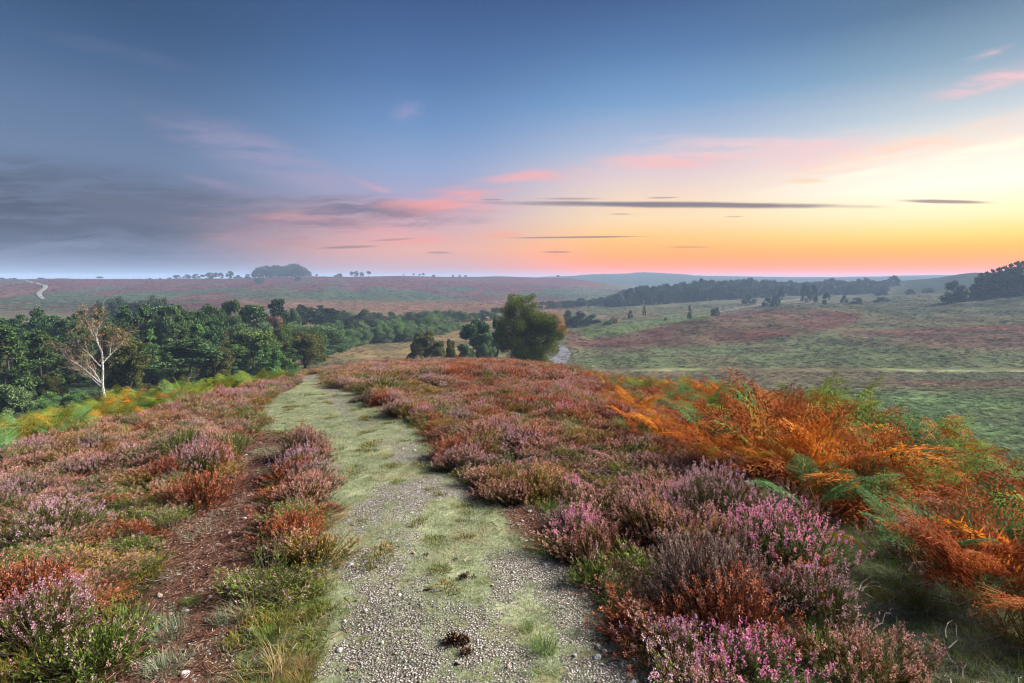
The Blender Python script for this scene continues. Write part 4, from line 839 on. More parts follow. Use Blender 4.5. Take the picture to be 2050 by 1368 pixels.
# --- the big tree by the road
def big_tree():
    Y = 118.; cx = 1058; u0 = (cx - CX) / F * Y; z0 = float(gz(u0, Y)[0]); e = link('oak_tree', None, label='large dark broadleaf tree on the slope beside the pale road, tallest in the centre', category='tree', loc=(u0, Y, z0 - .3))
    rng = np.random.default_rng(77); m = Y / F
    # outline blobs: (px, row, radius px)
    B = [(1028, 606, 20), (1042, 600, 15), (1058, 602, 12), (1020, 622, 17), (1048, 625, 24), (1070, 612, 12), (1012, 645, 18), (1040, 648, 26), (1070, 640, 24), (1092, 640, 19), (1108, 650, 16), (1005, 668, 18), (1032, 675, 30), (1065, 672, 30), (1098, 668, 24), (1118, 672, 15), (1010, 690, 20), (1040, 700, 28), (1072, 702, 30), (1100, 690, 20), (1060, 722, 22), (1085, 722, 18), (1032, 718, 17), (1125, 668, 9), (1112, 630, 8), (1128, 655, 7), (1112, 700, 10), (1066, 594, 7), (1001, 655, 11), (1040, 738, 18), (1075, 742, 18), (1100, 728, 12), (998, 680, 9), (1022, 596, 10), (1036, 612, 16), (1046, 606, 12), (1052, 655, 28), (1078, 655, 24), (1095, 655, 20)]
    C = []; R = []
    for px, row, r in B:
        for k in range(4 if r > 12 else 2):
            a = rng.random() * 6.283; q = r * .6 * rng.random(); C.append(((px + math.cos(a) * q - cx) * m, rng.normal() * max(.9, (26 - abs(px - cx) * .25)) * m * .62, (-(row + math.sin(a) * q - HY) * m) - (z0 - EYE) + .3)); R.append(r * m * rng.uniform(.60, .84))
    C = np.array(C); R = np.array(R); t = Geo(); H = 15.0
    P, tips = limbs(t, rng, H * .8, .34, 8, .22, .15, .8, .2)
    for k in range(0, len(C), 2):   # limbs into every clump
        c_ = C[k]; b = P[min(7, max(1, int(c_[2] / (H * .8) * 5)))]; mid = (b + c_) / 2 + rng.normal(size=3) * .4 + np.array([0, 0, .3]); V, Q = tubes([b, mid], [mid, c_], [.11, .06], [.06, .02], 5); t.add(V, Q, 0, .5)
    link('trunk', t.mesh('trunk', [bk_dark]), e)
    c = Geo(); V, Q, v = clump_cards(rng, C, R, 90000, .19, .9, .45); c.add(V, Q, 0, v); link('crown', c.mesh('crown', [LM['oak']]), e)
    c2 = Geo(); V, Q, v = clump_cards(rng, np.array([((px - cx) * m, rng.normal() * .8, -(row - HY) * m - (z0 - EYE) + .3) for px, row in ((1112, 634), (1124, 650), (1122, 640), (1128, 662), (1118, 655))]), np.full(5, .85), 1600, .15, .9, .3); c2.add(V, Q, 0, v)
    link('rusty_foliage', c2.mesh('rusty_foliage', [LM['rust']]), e, label='russet leaves at the right side of the crown')
big_tree()
# --- the white birch
def birch():
    Y = 86.; m = Y / F; bx, by = 213, 806; x0 = (bx - CX) * m; z0 = float(gz(x0, Y)[0]); e = link('silver_birch', None, label='nearly bare silver birch with bright white trunk and rusty twigs', category='tree', loc=(x0, Y, z0 - .1)); rng = np.random.default_rng(5)
    def p(px, row, d=0.): return np.array([(px - bx) * m, d, max(-(row - HY) * m - (z0 - EYE), -.2)])
    main = [[(213, 806, 0), (208, 790, .1), (204, 765, .1), (206, 742, 0), (204, 722, .1), (202, 705, .2), (198, 692, 0)],
            [(198, 692, 0), (188, 676, .6), (178, 664, 1.0), (166, 650, 1.3)], [(198, 692, 0), (196, 680, -.3), (200, 665, -.6), (204, 648, -.5)], [(196, 680, -.3), (190, 662, -.8), (187, 645, -1)],
            [(204, 728, 0), (213, 712, .7), (225, 697, 1.2), (235, 684, 1.4)], [(213, 712, .7), (219, 696, .2), (226, 680, -.2)], [(205, 768, 0), (196, 755, -.6), (184, 738, -1.2), (170, 724, -1.6), (152, 712, -1.8), (142, 698, -1.9)],
            [(205, 775, 0), (190, 768, .5), (172, 758, 1), (150, 748, 1.4), (134, 738, 1.6)], [(206, 772, 0), (190, 752, .4), (180, 740, .5), (165, 728, .6)], [(204, 735, 0), (197, 722, -.5), (186, 705, -.9), (176, 695, -1)]]
    t = Geo(); tw = Geo(); ends = []
    for bi, L in enumerate(main):
        P = np.array([p(a, b, d) for a, b, d in L]); k = len(P); s = np.linspace(0, k - 1, k * 3); P = np.stack([pchip(np.arange(k), P[:, c], s) for c in range(3)], -1); r0 = .20 if bi == 0 else .085; R = np.linspace(r0, .10 if bi == 0 else .025, len(P)); V, Q = tubes(P[:-1], P[1:], R[:-1], R[1:], 6); t.add(V, Q, 0, .5)
        if bi: ends += [(P[i_], P[i_] - P[i_ - 1]) for i_ in range(3, len(P), 1)]
    ends += [(p(204, 722), np.array([.2, 0, .5])), (p(200, 700), np.array([-.2, .2, .5]))]
    lp = []
    def grow(q, d, L, r, lev):
        d = d / (np.linalg.norm(d) + 1e-9)
        for k in range(4):
            d = d + rng.normal(size=3) * .16 + np.array([0, 0, .05 if lev > 1 else -.02]); d /= np.linalg.norm(d); q2 = q + d * L / 4; V, Q = tubes([q], [q2], r, r * .8, 3); tw.add(V, Q, 0, .5); q = q2; r *= .8
            if lev == 0: lp.append(q)
            elif rng.random() < .8: grow(q, d + rng.normal(size=3) * .6, L * .62, r * .7, lev - 1)
    for q, d in ends: grow(q, d + rng.normal(size=3) * .25 * np.linalg.norm(d), rng.uniform(1.6, 2.9), .034, 2)
    tr_ = link('trunk', t.mesh('trunk', [bk_birch]), e); link('twigs', tw.mesh('twigs', [barkmat('birch_twig', (.18, .12, .09), (.42, .34, .28))]), e)
    lp = np.array(lp); sel = lp[rng.random(len(lp)) < np.clip(.20 + (lp[:, 2] - 6) * .04, .08, .45)]; lf = Geo(); D = rand_dirs(len(sel), rng); V, Q = cards(sel, D, .22, .15, rng); lf.add(V, Q, 0); link('leaves', lf.mesh('leaves', [LM['rust']]), e)
birch()
TR = [ # px, Y, top, width, kind, leaf, label
 (262, 92, 688, 62, 'tall', 'olive', 'drooping yellow green birch right beside the white trunked birch'),
 (236, 92, 745, 42, 'bush', 'olive', 'low olive birch thicket at the foot of the white birch'),
 (225, 105, 655, 60, 'round', 'olive', 'thin olive birch standing directly behind the white one'),
 (382, 108, 680, 88, 'pine', 'pine', 'short full pine with grey green branches in front of the tall pines'),
 (433, 112, 697, 66, 'round', 'olive', 'rounded olive tree touching the short full pine'),
 (505, 125, 664, 94, 'round', 'dark', 'broad dark green tree in the middle of the wood edge'),
 (560, 118, 702, 46, 'bush', 'fresh', 'light green young tree between the dark one and the olive dome'),
 (611, 135, 667, 80, 'round', 'olive', 'domed olive birch at the right end of the near wood'),
 (645, 190, 655, 92, 'round', 'willow', 'wide pale green willow behind the olive dome'),
 (425, 165, 613, 62, 'round', 'dark', 'tall round headed tree rising above the wood with pale stems below'),
 (464, 170, 603, 42, 'tall', 'dark', 'slim tall tree with whitish trunk in the middle of the wood'),
 (508, 175, 612, 58, 'pine', 'pine', 'layered dark pine right of the white trunked tall tree'),
 (545, 180, 634, 52, 'tall', 'brown', 'brownish grey half bare birch between two pines'),
 (556, 215, 600, 46, 'pine', 'blue', 'highest flat topped pine of the wood, with a brown tree before it'),
 (583, 210, 620, 44, 'round', 'pine', 'dark rounded pine behind the brownish birch'),
 (854, 150, 667, 68, 'bush', 'olive', 'small domed brown green birch standing alone behind the crest'),
 (902, 155, 681, 26, 'bush', 'olive', 'thin little tree between the domed birch and the lone pine'),
 (953, 172, 642, 60, 'round', 'pine', 'lone ragged pine left of the big dark tree'),
 (972, 165, 668, 40, 'round', 'willow', 'light green tree leaning against the lone ragged pine'),
 (938, 160, 692, 36, 'bush', 'willow', 'low green bush under the lone ragged pine'),
 (996, 168, 634, 24, 'round', 'pine', 'dark slim pine half hidden behind the big tree'),
 (8, 92, 655, 100, 'fir', 'dark', 'broad yellow green topped tree cut off by the left edge'),
 (75, 98, 665, 92, 'fir', 'dark', 'dark layered beech second from the left edge'),
 (110, 104, 678, 62, 'fir', 'dark', 'dark layered tree just left of the birch twigs'),
 (105, 88, 752, 46, 'bush', 'olive', 'small russet bush in front of the dark layered trees'),
 (30, 72, 772, 60, 'bush', 'willow', 'grey green shrub left of the sunken track'),
 (403, 36, 764, 9, 'fir', 'fresh', 'tiny bright green sapling in the heather on the left slope'),
 (560, 46, 738, 16, 'bush', 'fresh', 'small lime green bush at the crest left of the path'),
]
for a in TR:
    nl = 15000
    tree(*a, name='pine_tree' if a[0] in (953, 996) else None, nleaf=nl, lsz=.034 if a[4] != 'bush' else .05, var=TR.index(a) + 10)
# sapling height guard is inside tree(); tall pines with bare stems
tops = [(0, 640), (22, 640), (48, 632), (76, 619), (98, 632), (124, 641), (148, 632), (170, 622), (203, 623), (232, 640), (252, 614), (274, 628), (290, 613), (309, 618), (326, 614), (343, 616), (360, 613), (380, 622), (402, 624), (420, 640)]
for px, top in tops: tree(px, 132 + j(10), top + j(2), 44 + j(8), 'pine', 'pine', 'tall dark pine with bare reddish stem in the near wood', 'tall pines of the near wood', nleaf=8000, lsz=.026)
for px, top in [(12, 668), (40, 690), (55, 664), (90, 672), (140, 668), (150, 700), (160, 660), (185, 655), (170, 705), (245, 655), (250, 700), (268, 660), (285, 695), (300, 660), (312, 715), (330, 668), (350, 662), (360, 705), (372, 655), (398, 650), (410, 680), (450, 670), (470, 690), (530, 690), (580, 690)]: tree(px, 116 + j(6), top + j(4), 50 + j(8), 'fir', trng.choice(['pine', 'fresh', 'dark', 'willow', 'olive']), 'shorter dark tree filling in under the tall pines of the near wood', 'shorter trees under the tall pines', nleaf=9000, lsz=.026)
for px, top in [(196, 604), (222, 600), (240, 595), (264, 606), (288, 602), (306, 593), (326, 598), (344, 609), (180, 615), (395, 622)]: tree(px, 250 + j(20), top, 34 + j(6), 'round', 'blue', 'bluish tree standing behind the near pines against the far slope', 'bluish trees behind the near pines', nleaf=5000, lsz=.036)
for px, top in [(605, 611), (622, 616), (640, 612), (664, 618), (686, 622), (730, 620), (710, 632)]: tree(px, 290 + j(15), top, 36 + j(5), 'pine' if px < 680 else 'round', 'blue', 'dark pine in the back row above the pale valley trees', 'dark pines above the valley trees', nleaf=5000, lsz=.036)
for k, px in enumerate(range(455, 640, 22)): tree(px, 150 + j(12), 655 + j(10), 48 + j(8), 'round', trng.choice(['dark', 'willow', 'pine']), 'green tree inside the wood between the tall pines and the meadow', 'trees inside the wood by the meadow', nleaf=7000, lsz=.03)
FB = [640, 702, 753, 839, 890, 920]
for k in range(30):
    px = 632 + k * 9.8 + j(4); Y = float(np.interp(px, FB, [220, 228, 249, 259, 293, 322])); tree(px, Y + j(4) + 3, float(np.interp(px, FB, [660, 655, 647, 644, 640, 641])) + 6 + j(6), 32 + j(7), 'round', trng.choice(['willow', 'willow', 'fresh', 'dark']), 'pale green willow in the front row of the valley belt', 'front row of the valley tree belt', nleaf=5000, lsz=.036)
for k in range(26):
    px = 640 + k * 10 + j(4); Y = float(np.interp(px, FB, [240, 250, 270, 285, 315, 340])); tree(px, Y + j(6), float(np.interp(px, FB, [650, 643, 641, 636, 633, 634])) + j(6), 34 + j(7), 'round', trng.choice(['willow', 'dark', 'blue', 'willow']), 'green tree in the middle of the valley belt', 'middle of the valley tree belt', nleaf=5000, lsz=.036)
for k in range(34):
    px = 640 + k * 11 + j(4); t = k / 33; tree(px, float(np.interp(px, [640, 820, 975, 1010], [300, 345, 395, 420])) + j(12), float(np.interp(px, [640, 760, 860, 1010], [632, 630, 625, 619])) + j(5), 30 + j(6) - 6 * t, 'round', trng.choice(['blue', 'dark', 'willow']), 'hazy green tree in the back row of the valley belt', 'back row of the valley tree belt', nleaf=4000, lsz=.04)
for px, top, w in [(1140, 622, 30), (1162, 624, 34), (1184, 630, 26), (1195, 640, 18), (1150, 634, 30), (1172, 640, 30)]: tree(px, 350 + j(10), top, w, 'bush', 'blue', 'grey green bush in the thicket right of the big tree', 'thicket right of the big tree', nleaf=4500, lsz=.045)
tree(1217, 330, 640, 17, 'bush', 'willow', 'pale little bush in front of the reddish one on the plain', nleaf=3500, lsz=.05, var=1); tree(1229, 335, 634, 16, 'bush', 'brown', 'small reddish bush standing alone on the plain', nleaf=3500, lsz=.05, var=2)
# belts on the right
bt = [(1085, 604), (1100, 603), (1112, 604), (1125, 603), (1137, 602), (1148, 602), (1165, 597), (1180, 600), (1192, 597), (1203, 596), (1215, 597), (1226, 592), (1237, 587), (1250, 580), (1262, 578), (1272, 575), (1283, 572), (1295, 571), (1307, 573), (1320, 573), (1332, 568), (1345, 572), (1357, 568), (1368, 565), (1380, 567), (1392, 564), (1405, 557), (1416, 563), (1428, 562), (1440, 563), (1452, 561), (1465, 560), (1476, 561), (1487, 559), (1500, 557), (1511, 561), (1522, 562), (1534, 561), (1546, 562), (1558, 564), (1570, 563), (1582, 562), (1594, 565), (1606, 566), (1618, 565), (1632, 563), (1645, 563), (1656, 560), (1667, 558), (1680, 561), (1692, 564), (1708, 563), (1720, 558), (1734, 556), (1746, 562), (1758, 563), (1770, 561), (1786, 556), (1792, 552)]
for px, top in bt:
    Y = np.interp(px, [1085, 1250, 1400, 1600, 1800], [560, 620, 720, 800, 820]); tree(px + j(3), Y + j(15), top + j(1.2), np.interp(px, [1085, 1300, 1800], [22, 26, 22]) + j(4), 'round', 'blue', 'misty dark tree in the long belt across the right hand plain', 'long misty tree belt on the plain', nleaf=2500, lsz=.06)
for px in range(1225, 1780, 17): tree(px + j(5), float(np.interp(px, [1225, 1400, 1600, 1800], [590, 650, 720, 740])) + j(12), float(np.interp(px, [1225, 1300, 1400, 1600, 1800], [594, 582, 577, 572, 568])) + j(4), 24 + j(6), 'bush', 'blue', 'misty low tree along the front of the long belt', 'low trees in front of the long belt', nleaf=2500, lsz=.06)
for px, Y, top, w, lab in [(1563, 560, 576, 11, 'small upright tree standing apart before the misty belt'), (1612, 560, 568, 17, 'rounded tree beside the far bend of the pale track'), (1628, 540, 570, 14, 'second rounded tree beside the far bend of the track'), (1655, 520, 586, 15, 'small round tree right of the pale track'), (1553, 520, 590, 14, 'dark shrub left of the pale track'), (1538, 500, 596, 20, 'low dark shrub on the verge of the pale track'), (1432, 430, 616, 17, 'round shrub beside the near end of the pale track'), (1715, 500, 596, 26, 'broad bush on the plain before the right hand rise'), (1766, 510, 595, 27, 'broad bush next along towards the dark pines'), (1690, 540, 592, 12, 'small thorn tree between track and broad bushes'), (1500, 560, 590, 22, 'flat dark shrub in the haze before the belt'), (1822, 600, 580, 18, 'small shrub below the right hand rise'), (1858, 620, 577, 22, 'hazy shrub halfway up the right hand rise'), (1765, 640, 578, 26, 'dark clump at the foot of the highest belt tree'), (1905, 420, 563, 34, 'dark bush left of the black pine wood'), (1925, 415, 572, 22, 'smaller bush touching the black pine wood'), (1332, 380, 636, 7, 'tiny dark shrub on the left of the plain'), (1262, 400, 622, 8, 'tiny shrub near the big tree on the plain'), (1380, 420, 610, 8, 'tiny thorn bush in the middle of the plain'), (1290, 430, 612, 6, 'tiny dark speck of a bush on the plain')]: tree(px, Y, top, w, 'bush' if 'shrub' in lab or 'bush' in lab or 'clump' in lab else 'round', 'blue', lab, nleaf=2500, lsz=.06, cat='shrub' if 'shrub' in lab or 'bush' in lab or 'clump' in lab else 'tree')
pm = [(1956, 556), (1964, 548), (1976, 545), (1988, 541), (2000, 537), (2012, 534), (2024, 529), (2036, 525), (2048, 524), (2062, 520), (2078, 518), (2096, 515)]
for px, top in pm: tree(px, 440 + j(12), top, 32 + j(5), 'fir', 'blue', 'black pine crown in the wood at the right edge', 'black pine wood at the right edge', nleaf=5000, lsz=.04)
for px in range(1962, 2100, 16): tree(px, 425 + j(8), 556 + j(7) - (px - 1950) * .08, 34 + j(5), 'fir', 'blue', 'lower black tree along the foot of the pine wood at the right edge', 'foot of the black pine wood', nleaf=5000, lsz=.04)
# skyline
def crest(px, lo=700, hi=1420):
    Yc = np.linspace(lo, hi, 120); z = gz((px - CX) / F * Yc, Yc) - EYE; return float(Yc[int(np.argmax(z / Yc))])
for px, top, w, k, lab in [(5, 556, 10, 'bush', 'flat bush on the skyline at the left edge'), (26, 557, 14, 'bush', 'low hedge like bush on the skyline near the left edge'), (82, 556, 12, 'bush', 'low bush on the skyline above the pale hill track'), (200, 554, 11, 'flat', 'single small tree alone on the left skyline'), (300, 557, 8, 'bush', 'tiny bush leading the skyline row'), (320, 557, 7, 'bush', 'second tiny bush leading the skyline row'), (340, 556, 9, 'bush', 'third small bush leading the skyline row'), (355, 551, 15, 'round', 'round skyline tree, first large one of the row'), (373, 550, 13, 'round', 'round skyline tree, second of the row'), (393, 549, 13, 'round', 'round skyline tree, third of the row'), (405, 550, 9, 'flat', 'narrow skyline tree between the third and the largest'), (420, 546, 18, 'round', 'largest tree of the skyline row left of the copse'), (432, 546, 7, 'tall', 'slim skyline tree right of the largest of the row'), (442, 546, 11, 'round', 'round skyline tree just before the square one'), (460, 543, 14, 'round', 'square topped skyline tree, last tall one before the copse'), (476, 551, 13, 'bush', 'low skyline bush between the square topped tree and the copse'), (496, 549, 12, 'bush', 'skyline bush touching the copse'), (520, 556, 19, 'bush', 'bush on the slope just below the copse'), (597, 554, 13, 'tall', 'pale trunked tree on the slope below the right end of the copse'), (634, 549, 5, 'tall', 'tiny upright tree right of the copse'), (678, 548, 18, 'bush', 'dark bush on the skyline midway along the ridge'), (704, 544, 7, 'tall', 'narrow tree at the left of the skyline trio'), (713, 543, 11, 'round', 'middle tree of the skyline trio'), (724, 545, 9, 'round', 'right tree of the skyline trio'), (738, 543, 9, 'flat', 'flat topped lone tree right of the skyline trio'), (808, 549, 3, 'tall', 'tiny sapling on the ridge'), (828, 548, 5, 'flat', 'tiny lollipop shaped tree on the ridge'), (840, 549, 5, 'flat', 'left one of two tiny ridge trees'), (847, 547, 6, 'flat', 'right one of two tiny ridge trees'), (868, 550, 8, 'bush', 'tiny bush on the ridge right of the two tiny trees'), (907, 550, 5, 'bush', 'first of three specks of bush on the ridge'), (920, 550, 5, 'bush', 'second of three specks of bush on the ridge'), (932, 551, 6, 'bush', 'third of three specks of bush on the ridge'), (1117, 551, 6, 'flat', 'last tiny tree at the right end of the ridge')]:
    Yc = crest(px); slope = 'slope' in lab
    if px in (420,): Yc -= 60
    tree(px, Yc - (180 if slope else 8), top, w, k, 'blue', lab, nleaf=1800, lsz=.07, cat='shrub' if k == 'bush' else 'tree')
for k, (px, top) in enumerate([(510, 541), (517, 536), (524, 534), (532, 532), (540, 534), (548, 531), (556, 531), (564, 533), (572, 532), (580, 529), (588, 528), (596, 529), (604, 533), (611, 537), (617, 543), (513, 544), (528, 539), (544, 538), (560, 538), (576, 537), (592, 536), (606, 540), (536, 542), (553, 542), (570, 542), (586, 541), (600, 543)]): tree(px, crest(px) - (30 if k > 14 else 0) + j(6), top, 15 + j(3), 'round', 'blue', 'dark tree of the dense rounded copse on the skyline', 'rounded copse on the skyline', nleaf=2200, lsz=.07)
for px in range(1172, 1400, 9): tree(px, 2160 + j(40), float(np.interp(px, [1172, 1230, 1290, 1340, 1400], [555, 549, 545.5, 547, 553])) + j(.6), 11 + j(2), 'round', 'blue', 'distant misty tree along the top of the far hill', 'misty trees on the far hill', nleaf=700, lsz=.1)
for px, top in [(872, 585), (879, 586), (868, 586)]: tree(px, 880, top, 4, 'bush', 'blue', 'tiny dark dot out on the far open slope', 'tiny dots on the far slope', nleaf=500, lsz=.12)  # bush shapes stand in for distant dots thought to be grazing cattle
# gorse along the foot of the slope
for k, (px, Y, top, w, leaf, lab) in enumerate([(290, 86, 765, 46, 'olive', 'olive gorse bush below the bare pine stems'), (330, 84, 764, 40, 'olive', 'second olive gorse bush, towards the short full pine'), (130, 60, 806, 50, 'willow', 'grey green bush below the sunken track'), (70, 56, 822, 56, 'dark', 'dark green bush below the track at the left'), (15, 52, 826, 60, 'willow', 'grey green bush at the left edge above the bracken'), (170, 64, 796, 44, 'dark', 'dark green bush left of the birch foot'), (95, 76, 786, 60, 'fresh', 'long low green bush just behind the sunken track'), (150, 80, 784, 44, 'fresh', 'low green bush at the end of the sunken track'), (195, 70, 790, 34, 'olive', 'olive bush at the foot of the white birch'), (480, 66, 752, 40, 'willow', 'pale bush below the dark broad tree'), (440, 64, 758, 40, 'willow', 'pale bush below the rounded olive tree')]): tree(px, Y, top, w, 'bush', leaf, lab, nleaf=7000, lsz=.045, var=20 + k)
print('trees', NT_[0])

# ------------------------------------------------------------------ roads
ribbon('road', [(1062, 742), (1092, 735), (1112, 726), (1124, 716), (1130, 705), (1127, 697), (1120, 692)], [7, 7, 7, 6, 4.5, 3, 1.5], rm, .05, ymin=125, ymax=300, label='pale curving road beside the big tree')
ribbon('track', [(1440, 626), (1470, 620), (1515, 612), (1560, 606), (1600, 600), (1622, 594), (1640, 589), (1668, 583), (1700, 578)], [1.5, 3, 4, 4, 5, 5, 6, 6, 6], tm, .1, ymin=335, ymax=1000, label='pale track across the right hand plain')
ribbon('hill_track', [(52, 563), (72, 568), (90, 573), (88, 580), (78, 588), (82, 596), (92, 601)], [3, 3.5, 4.5, 5, 5, 4, 2], tm, .3, ymin=420, ymax=1000, label='pale chalky track climbing the far left slope')
ribbon('sunken_track', [(40, 812), (70, 806), (110, 800), (150, 796), (200, 792)], 2.6, tdk, .05, ymin=62, ymax=110, label='dark track below the wood at the left')

# ------------------------------------------------------------------ haze
hz, nt = newmat('haze_air'); vol = nt.add('ShaderNodeVolumePrincipled'); vol.inputs['Color'].default_value = (.50, .68, 1.0, 1); vol.inputs['Density'].default_value = .00026; vol.inputs['Anisotropy'].default_value = 0.0
out = nt.add('ShaderNodeOutputMaterial'); nt.l.new(vol.outputs[0], out.inputs['Volume'])
import bmesh
bm = bmesh.new(); bmesh.ops.create_cube(bm, size=1); me = bpy.data.meshes.new('haze'); bm.to_mesh(me); bm.free(); me.materials.append(hz)
zlo = float((GZ + EYE).min()) - 1.5; zhi = float((GZ + EYE).max()) + 9
o = link('haze', me, kind='stuff', label='thin bluish evening haze'); o.location = (0, 0, (zlo + zhi) / 2); o.scale = (10400, 10400, zhi - zlo)

# ------------------------------------------------------------------ sky
w = bpy.data.worlds.new('World'); sc.world = w; w.use_nodes = True; nt = NT(w.node_tree)
dirv = nt.add('ShaderNodeTexCoord').outputs['Generated']; sp = nt.add('ShaderNodeSeparateXYZ'); nt.put(sp.inputs[0], dirv); X, Yd, Zd = sp.outputs
hl = nt.m('SQRT', nt.m('ADD', nt.m('MULTIPLY', X, X), nt.m('MULTIPLY', Yd, Yd))); el = nt.m('DIVIDE', Zd, nt.m('MAXIMUM', hl, 1e-3)); az = nt.m('ARCTAN2', X, Yd)
e_ = nt.m('MULTIPLY', el, 1.6, clamp=True)
def col_ramp(px, rows):
    ca = math.cos(math.atan((px - CX) / F)); st = []
    for r, c_ in rows: st.append((max(0, (HY - r) / F * ca * 1.6), lin(*c_)))
    return nt.ramp(e_, sorted(st), 'LINEAR')
rL = col_ramp(150, [(560, (132, 150, 178)), (520, (120, 133, 162)), (450, (100, 112, 142)), (380, (98, 113, 146)), (300, (98, 122, 160)), (200, (85, 112, 152)), (100, (62, 94, 136)), (0, (46, 78, 120)), (-400, (34, 62, 104))])
rC = col_ramp(800, [(560, (170, 155, 175)), (540, (205, 160, 165)), (500, (230, 172, 158)), (450, (205, 168, 182)), (400, (168, 162, 196)), (330, (138, 160, 202)), (250, (105, 142, 192)), (150, (76, 114, 168)), (50, (58, 92, 146)), (0, (50, 84, 136)), (-400, (36, 66, 116))])
rM = col_ramp(1300, [(560, (285, 125, 70)), (545, (292, 138, 60)), (520, (288, 160, 58)), (480, (264, 196, 108)), (440, (250, 218, 172)), (400, (242, 214, 192)), (350, (220, 200, 205)), (290, (170, 184, 212)), (200, (112, 154, 200)), (100, (76, 118, 170)), (0, (54, 88, 140)), (-400, (38, 68, 118))])
rR = col_ramp(1900, [(560, (310, 125, 40)), (545, (320, 140, 25)), (522, (320, 158, 20)), (495, (300, 185, 50)), (470, (262, 215, 110)), (430, (255, 240, 190)), (370, (255, 255, 238)), (300, (238, 232, 224)), (220, (182, 200, 214)), (120, (120, 158, 186)), (0, (70, 110, 148)), (-400, (42, 76, 122))])
def az_of(px): return math.atan((px - CX) / F)
s = nt.mix(nt.sm(az_of(250), az_of(850), az), rL, rC); s = nt.mix(nt.sm(az_of(850), az_of(1300), az), s, rM); s = nt.mix(nt.sm(az_of(1300), az_of(1950), az), s, rR)
s = nt.mix(nt.sm(1.3, 2.6, nt.m('ABSOLUTE', az)), s, rL)
# cloud coordinates: gnomonic, forward half only
Ys = nt.m('MAXIMUM', Yd, .05); gx = nt.m('DIVIDE', X, Ys); gy = nt.m('DIVIDE', Zd, Ys); fwd = nt.m('GREATER_THAN', Yd, .06)
wx = nt.m('ADD', gx, nt.m('MULTIPLY', nt.m('SUBTRACT', nt.noise(nt.xyz(nt.m('MULTIPLY', gx, 4), nt.m('MULTIPLY', gy, 12), 3.3), 1, 4), .5), .25))
wy = nt.m('ADD', gy, nt.m('MULTIPLY', nt.m('SUBTRACT', nt.noise(nt.xyz(nt.m('MULTIPLY', gx, 5), nt.m('MULTIPLY', gy, 14), 7.7), 1, 4), .5), .06))
wisp = nt.m('ADD', .05, nt.m('MULTIPLY', 1.25, nt.sm(.30, .66, nt.noise(nt.xyz(nt.m('MULTIPLY', wx, 5), nt.m('MULTIPLY', wy, 44), 1.7), 1, 8, .62))), clamp=True)
def blob(s, px, row, hw, hh, color, amount, slope=0., nsc=(3, 14), namp=1.2, soft=(.25, 1.1), seed=0.):
    a, b = (px - CX) / F, (HY - row) / F
    dx = nt.m('SUBTRACT', gx, a); dy = nt.m('SUBTRACT', nt.m('SUBTRACT', gy, b), nt.m('MULTIPLY', dx, slope))
    n = nt.noise(nt.xyz(nt.m('MULTIPLY', gx, nsc[0]), nt.m('MULTIPLY', nt.m('SUBTRACT', gy, nt.m('MULTIPLY', gx, slope)), nsc[1]), seed), 1, 5, .6)
    d = nt.m('SQRT', nt.m('ADD', nt.m('POWER', nt.m('ABSOLUTE', nt.m('DIVIDE', dx, hw / F)), 2), nt.m('POWER', nt.m('ABSOLUTE', nt.m('DIVIDE', dy, hh / F)), 2)))
    d = nt.m('ADD', d, nt.m('MULTIPLY', nt.m('SUBTRACT', n, .5), namp)); k = nt.m('MULTIPLY', nt.m('SUBTRACT', 1.0, nt.sm(soft[0], soft[1], d)), wisp if hh > 9 else 1.0)
    return nt.mix(nt.m('MULTIPLY', nt.m('MULTIPLY', k, amount), fwd), s, lin(*color))
s = blob(s, 40, 420, 560, 100, (60, 78, 106), 1.0, -.04, (2, 9), 1.3, (.1, 1.25), 1)
s = blob(s, 330, 415, 420, 62, (88, 98, 126), .9, -.10, (2.5, 16), 2.2, (.1, 1.1), 2)
s = blob(s, 700, 455, 330, 60, (228, 158, 160), .75, .05, (2.5, 16), 2.0, (.1, 1.1), 3)
s = blob(s, 640, 436, 300, 52, (118, 112, 140), 1.0, .03, (3, 22), 3.0, (.1, 1.0), 4)
s = blob(s, 900, 410, 150, 38, (246, 160, 158), .75, .06, (4, 18), 2.0, (.05, 1.0), 5)
s = blob(s, 1080, 350, 160, 16, (242, 172, 176), .8, .1, (4, 24), 1.8, (.1, 1.0), 6)
s = blob(s, 1560, 300, 420, 48, (240, 200, 204), .75, .08, (2.5, 18), 2.4, (.1, 1.1), 31)
s = blob(s, 1320, 325, 210, 22, (246, 184, 184), .85, .0, (4, 24), 1.8, (.1, 1.0), 7)
s = blob(s, 520, 310, 230, 60, (176, 158, 190), .38, -.35, (2.5, 8), 2.0, (.1, 1.1), 8)
s = blob(s, 820, 225, 50, 30, (170, 158, 196), .4, .2, (5, 10), 1.6, (.1, 1.0), 9)
s = blob(s, 250, 110, 330, 26, (110, 118, 156), .2, -.25, (2.5, 16), 1.6, (.1, 1.0), 10)
s = blob(s, 1800, 300, 430, 36, (252, 212, 196), .9, .20, (2.5, 26), 2.2, (.1, 1.0), 11)
s = blob(s, 1880, 318, 420, 16, (255, 250, 228), 1.0, .20, (2.5, 34), 1.6, (.1, 1.0), 12)
s = blob(s, 2030, 150, 230, 24, (238, 190, 200), .85, .28, (3, 24), 1.8, (.1, 1.0), 13)
s = blob(s, 1620, 362, 60, 8, (246, 208, 170), .7, .0, (6, 30), 1.0, (.2, 1.0), 14)
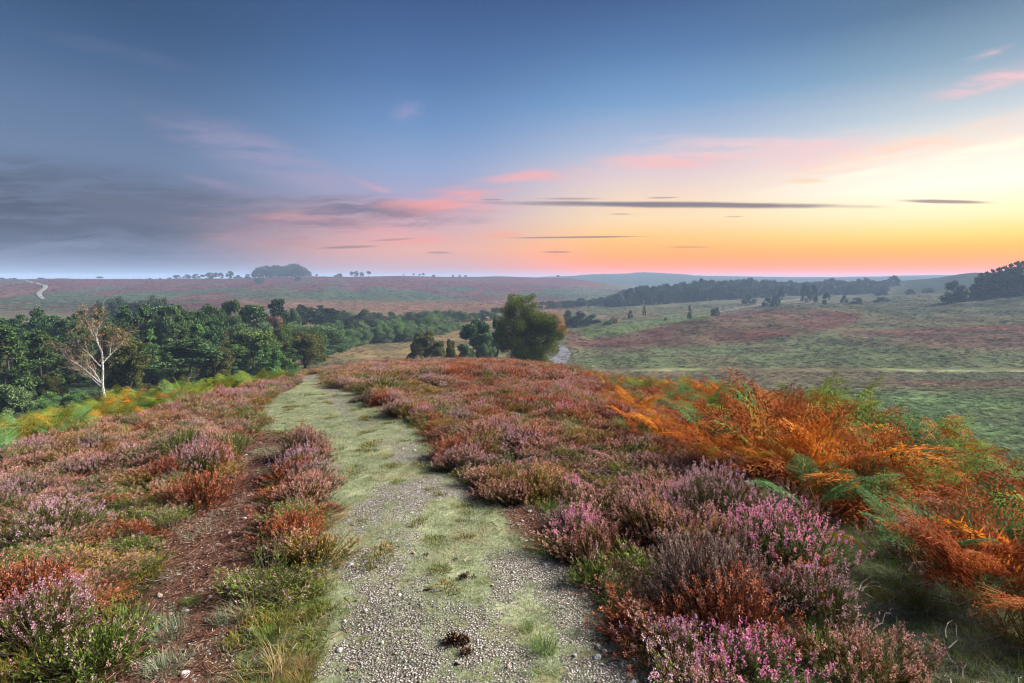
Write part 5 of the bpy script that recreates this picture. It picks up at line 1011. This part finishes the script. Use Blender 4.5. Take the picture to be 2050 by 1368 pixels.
for k, (px, row, hw, hh, sl, am, cl) in enumerate([(745, 374, 70, 13, -.35, .8, (214, 160, 178)), (955, 388, 80, 15, .1, .8, (250, 160, 152)), (600, 436, 150, 12, -.05, .75, (226, 158, 164)), (830, 482, 110, 10, .04, .8, (240, 158, 150)), (1010, 470, 60, 10, .02, .6, (246, 160, 140)), (560, 470, 200, 12, .02, .6, (196, 150, 168)), (480, 380, 130, 13, -.25, .6, (150, 140, 172)), (1150, 356, 80, 12, .05, .7, (244, 170, 170)), (1700, 330, 200, 12, .16, .8, (255, 236, 205)), (1990, 105, 70, 12, .3, .6, (232, 190, 200))]):
    s = blob(s, px, row, hw, hh, cl, am, sl, (5, 30), 2.4, (.0, 1.1), 50 + k)
for k, (px, row, hw, hh, sl, am) in enumerate([(1362, 410, 445, 8, -.010, .95), (1895, 404, 115, 5, -.02, .85), (1165, 475, 175, 2.6, .012, .75), (700, 495, 72, 3.2, .03, .65), (1115, 505, 38, 3, .0, .6), (878, 506, 30, 3, .0, .55), (1243, 429, 34, 2.2, .0, .5), (985, 400, 30, 2, .0, .5), (1140, 398, 80, 3.4, .0, .5), (1325, 396, 38, 2.4, .02, .5), (1380, 495, 60, 2.2, .0, .45), (1470, 434, 22, 2, .0, .35), (790, 480, 60, 3, .06, .45)]):
    s = blob(s, px, row, hw, hh, (112, 104, 126), am, sl, (9, 60), .55 if k < 2 else .9, (.35, 1.05), 20 + k)
bg = nt.add('ShaderNodeBackground'); nt.put(bg.inputs[0], s); bg.inputs[1].default_value = .375
sky = nt.add('ShaderNodeTexSky', sky_type='NISHITA', sun_disc=False); sky.sun_elevation = math.radians(2.0); sky.sun_rotation = math.radians(60); sky.air_density = 1.2; sky.dust_density = 2.0
bg2 = nt.add('ShaderNodeBackground'); nt.put(bg2.inputs[0], sky.outputs[0]); bg2.inputs[1].default_value = .012
ad = nt.add('ShaderNodeAddShader'); nt.l.new(bg.outputs[0], ad.inputs[0]); nt.l.new(bg2.outputs[0], ad.inputs[1]); ow = nt.add('ShaderNodeOutputWorld'); nt.l.new(ad.outputs[0], ow.inputs[0])

# ------------------------------------------------------------------ light, camera, render settings
sl = bpy.data.lights.new('sky_fill', 'SUN'); sl.energy = 5.0; sl.angle = math.radians(25); sl.color = (1, .94, .86); so = bpy.data.objects.new('sky_fill', sl); COL.objects.link(so)  # added broad lamp acting as soft skylight; the sun itself is below the horizon
azs, els = math.radians(74), math.radians(29); sd = Vector((math.sin(azs) * math.cos(els), math.cos(azs) * math.cos(els), math.sin(els))); so.rotation_euler = (-sd).to_track_quat('-Z', 'Y').to_euler()
cam = bpy.data.cameras.new('camera'); cam.sensor_width = 36; cam.lens = 36 * F / 2050; cam.shift_y = -(684 - HY) / 2050; cam.clip_end = 20000; cam.clip_start = .05
co = bpy.data.objects.new('camera', cam); COL.objects.link(co); co.location = (0, 0, EYE); co.rotation_euler = (PI / 2, 0, 0); sc.camera = co
vs = sc.view_settings; vs.view_transform = 'Standard'; vs.look = 'None'; vs.exposure = 1.42; vs.gamma = 1.0
sc.render.engine = 'CYCLES'; cy = sc.cycles; cy.use_denoising = True; cy.max_bounces = 5; cy.diffuse_bounces = 3; cy.glossy_bounces = 1; cy.transmission_bounces = 3; cy.volume_bounces = 1; cy.use_adaptive_sampling = True; cy.adaptive_threshold = .01; cy.filter_width = 1.1
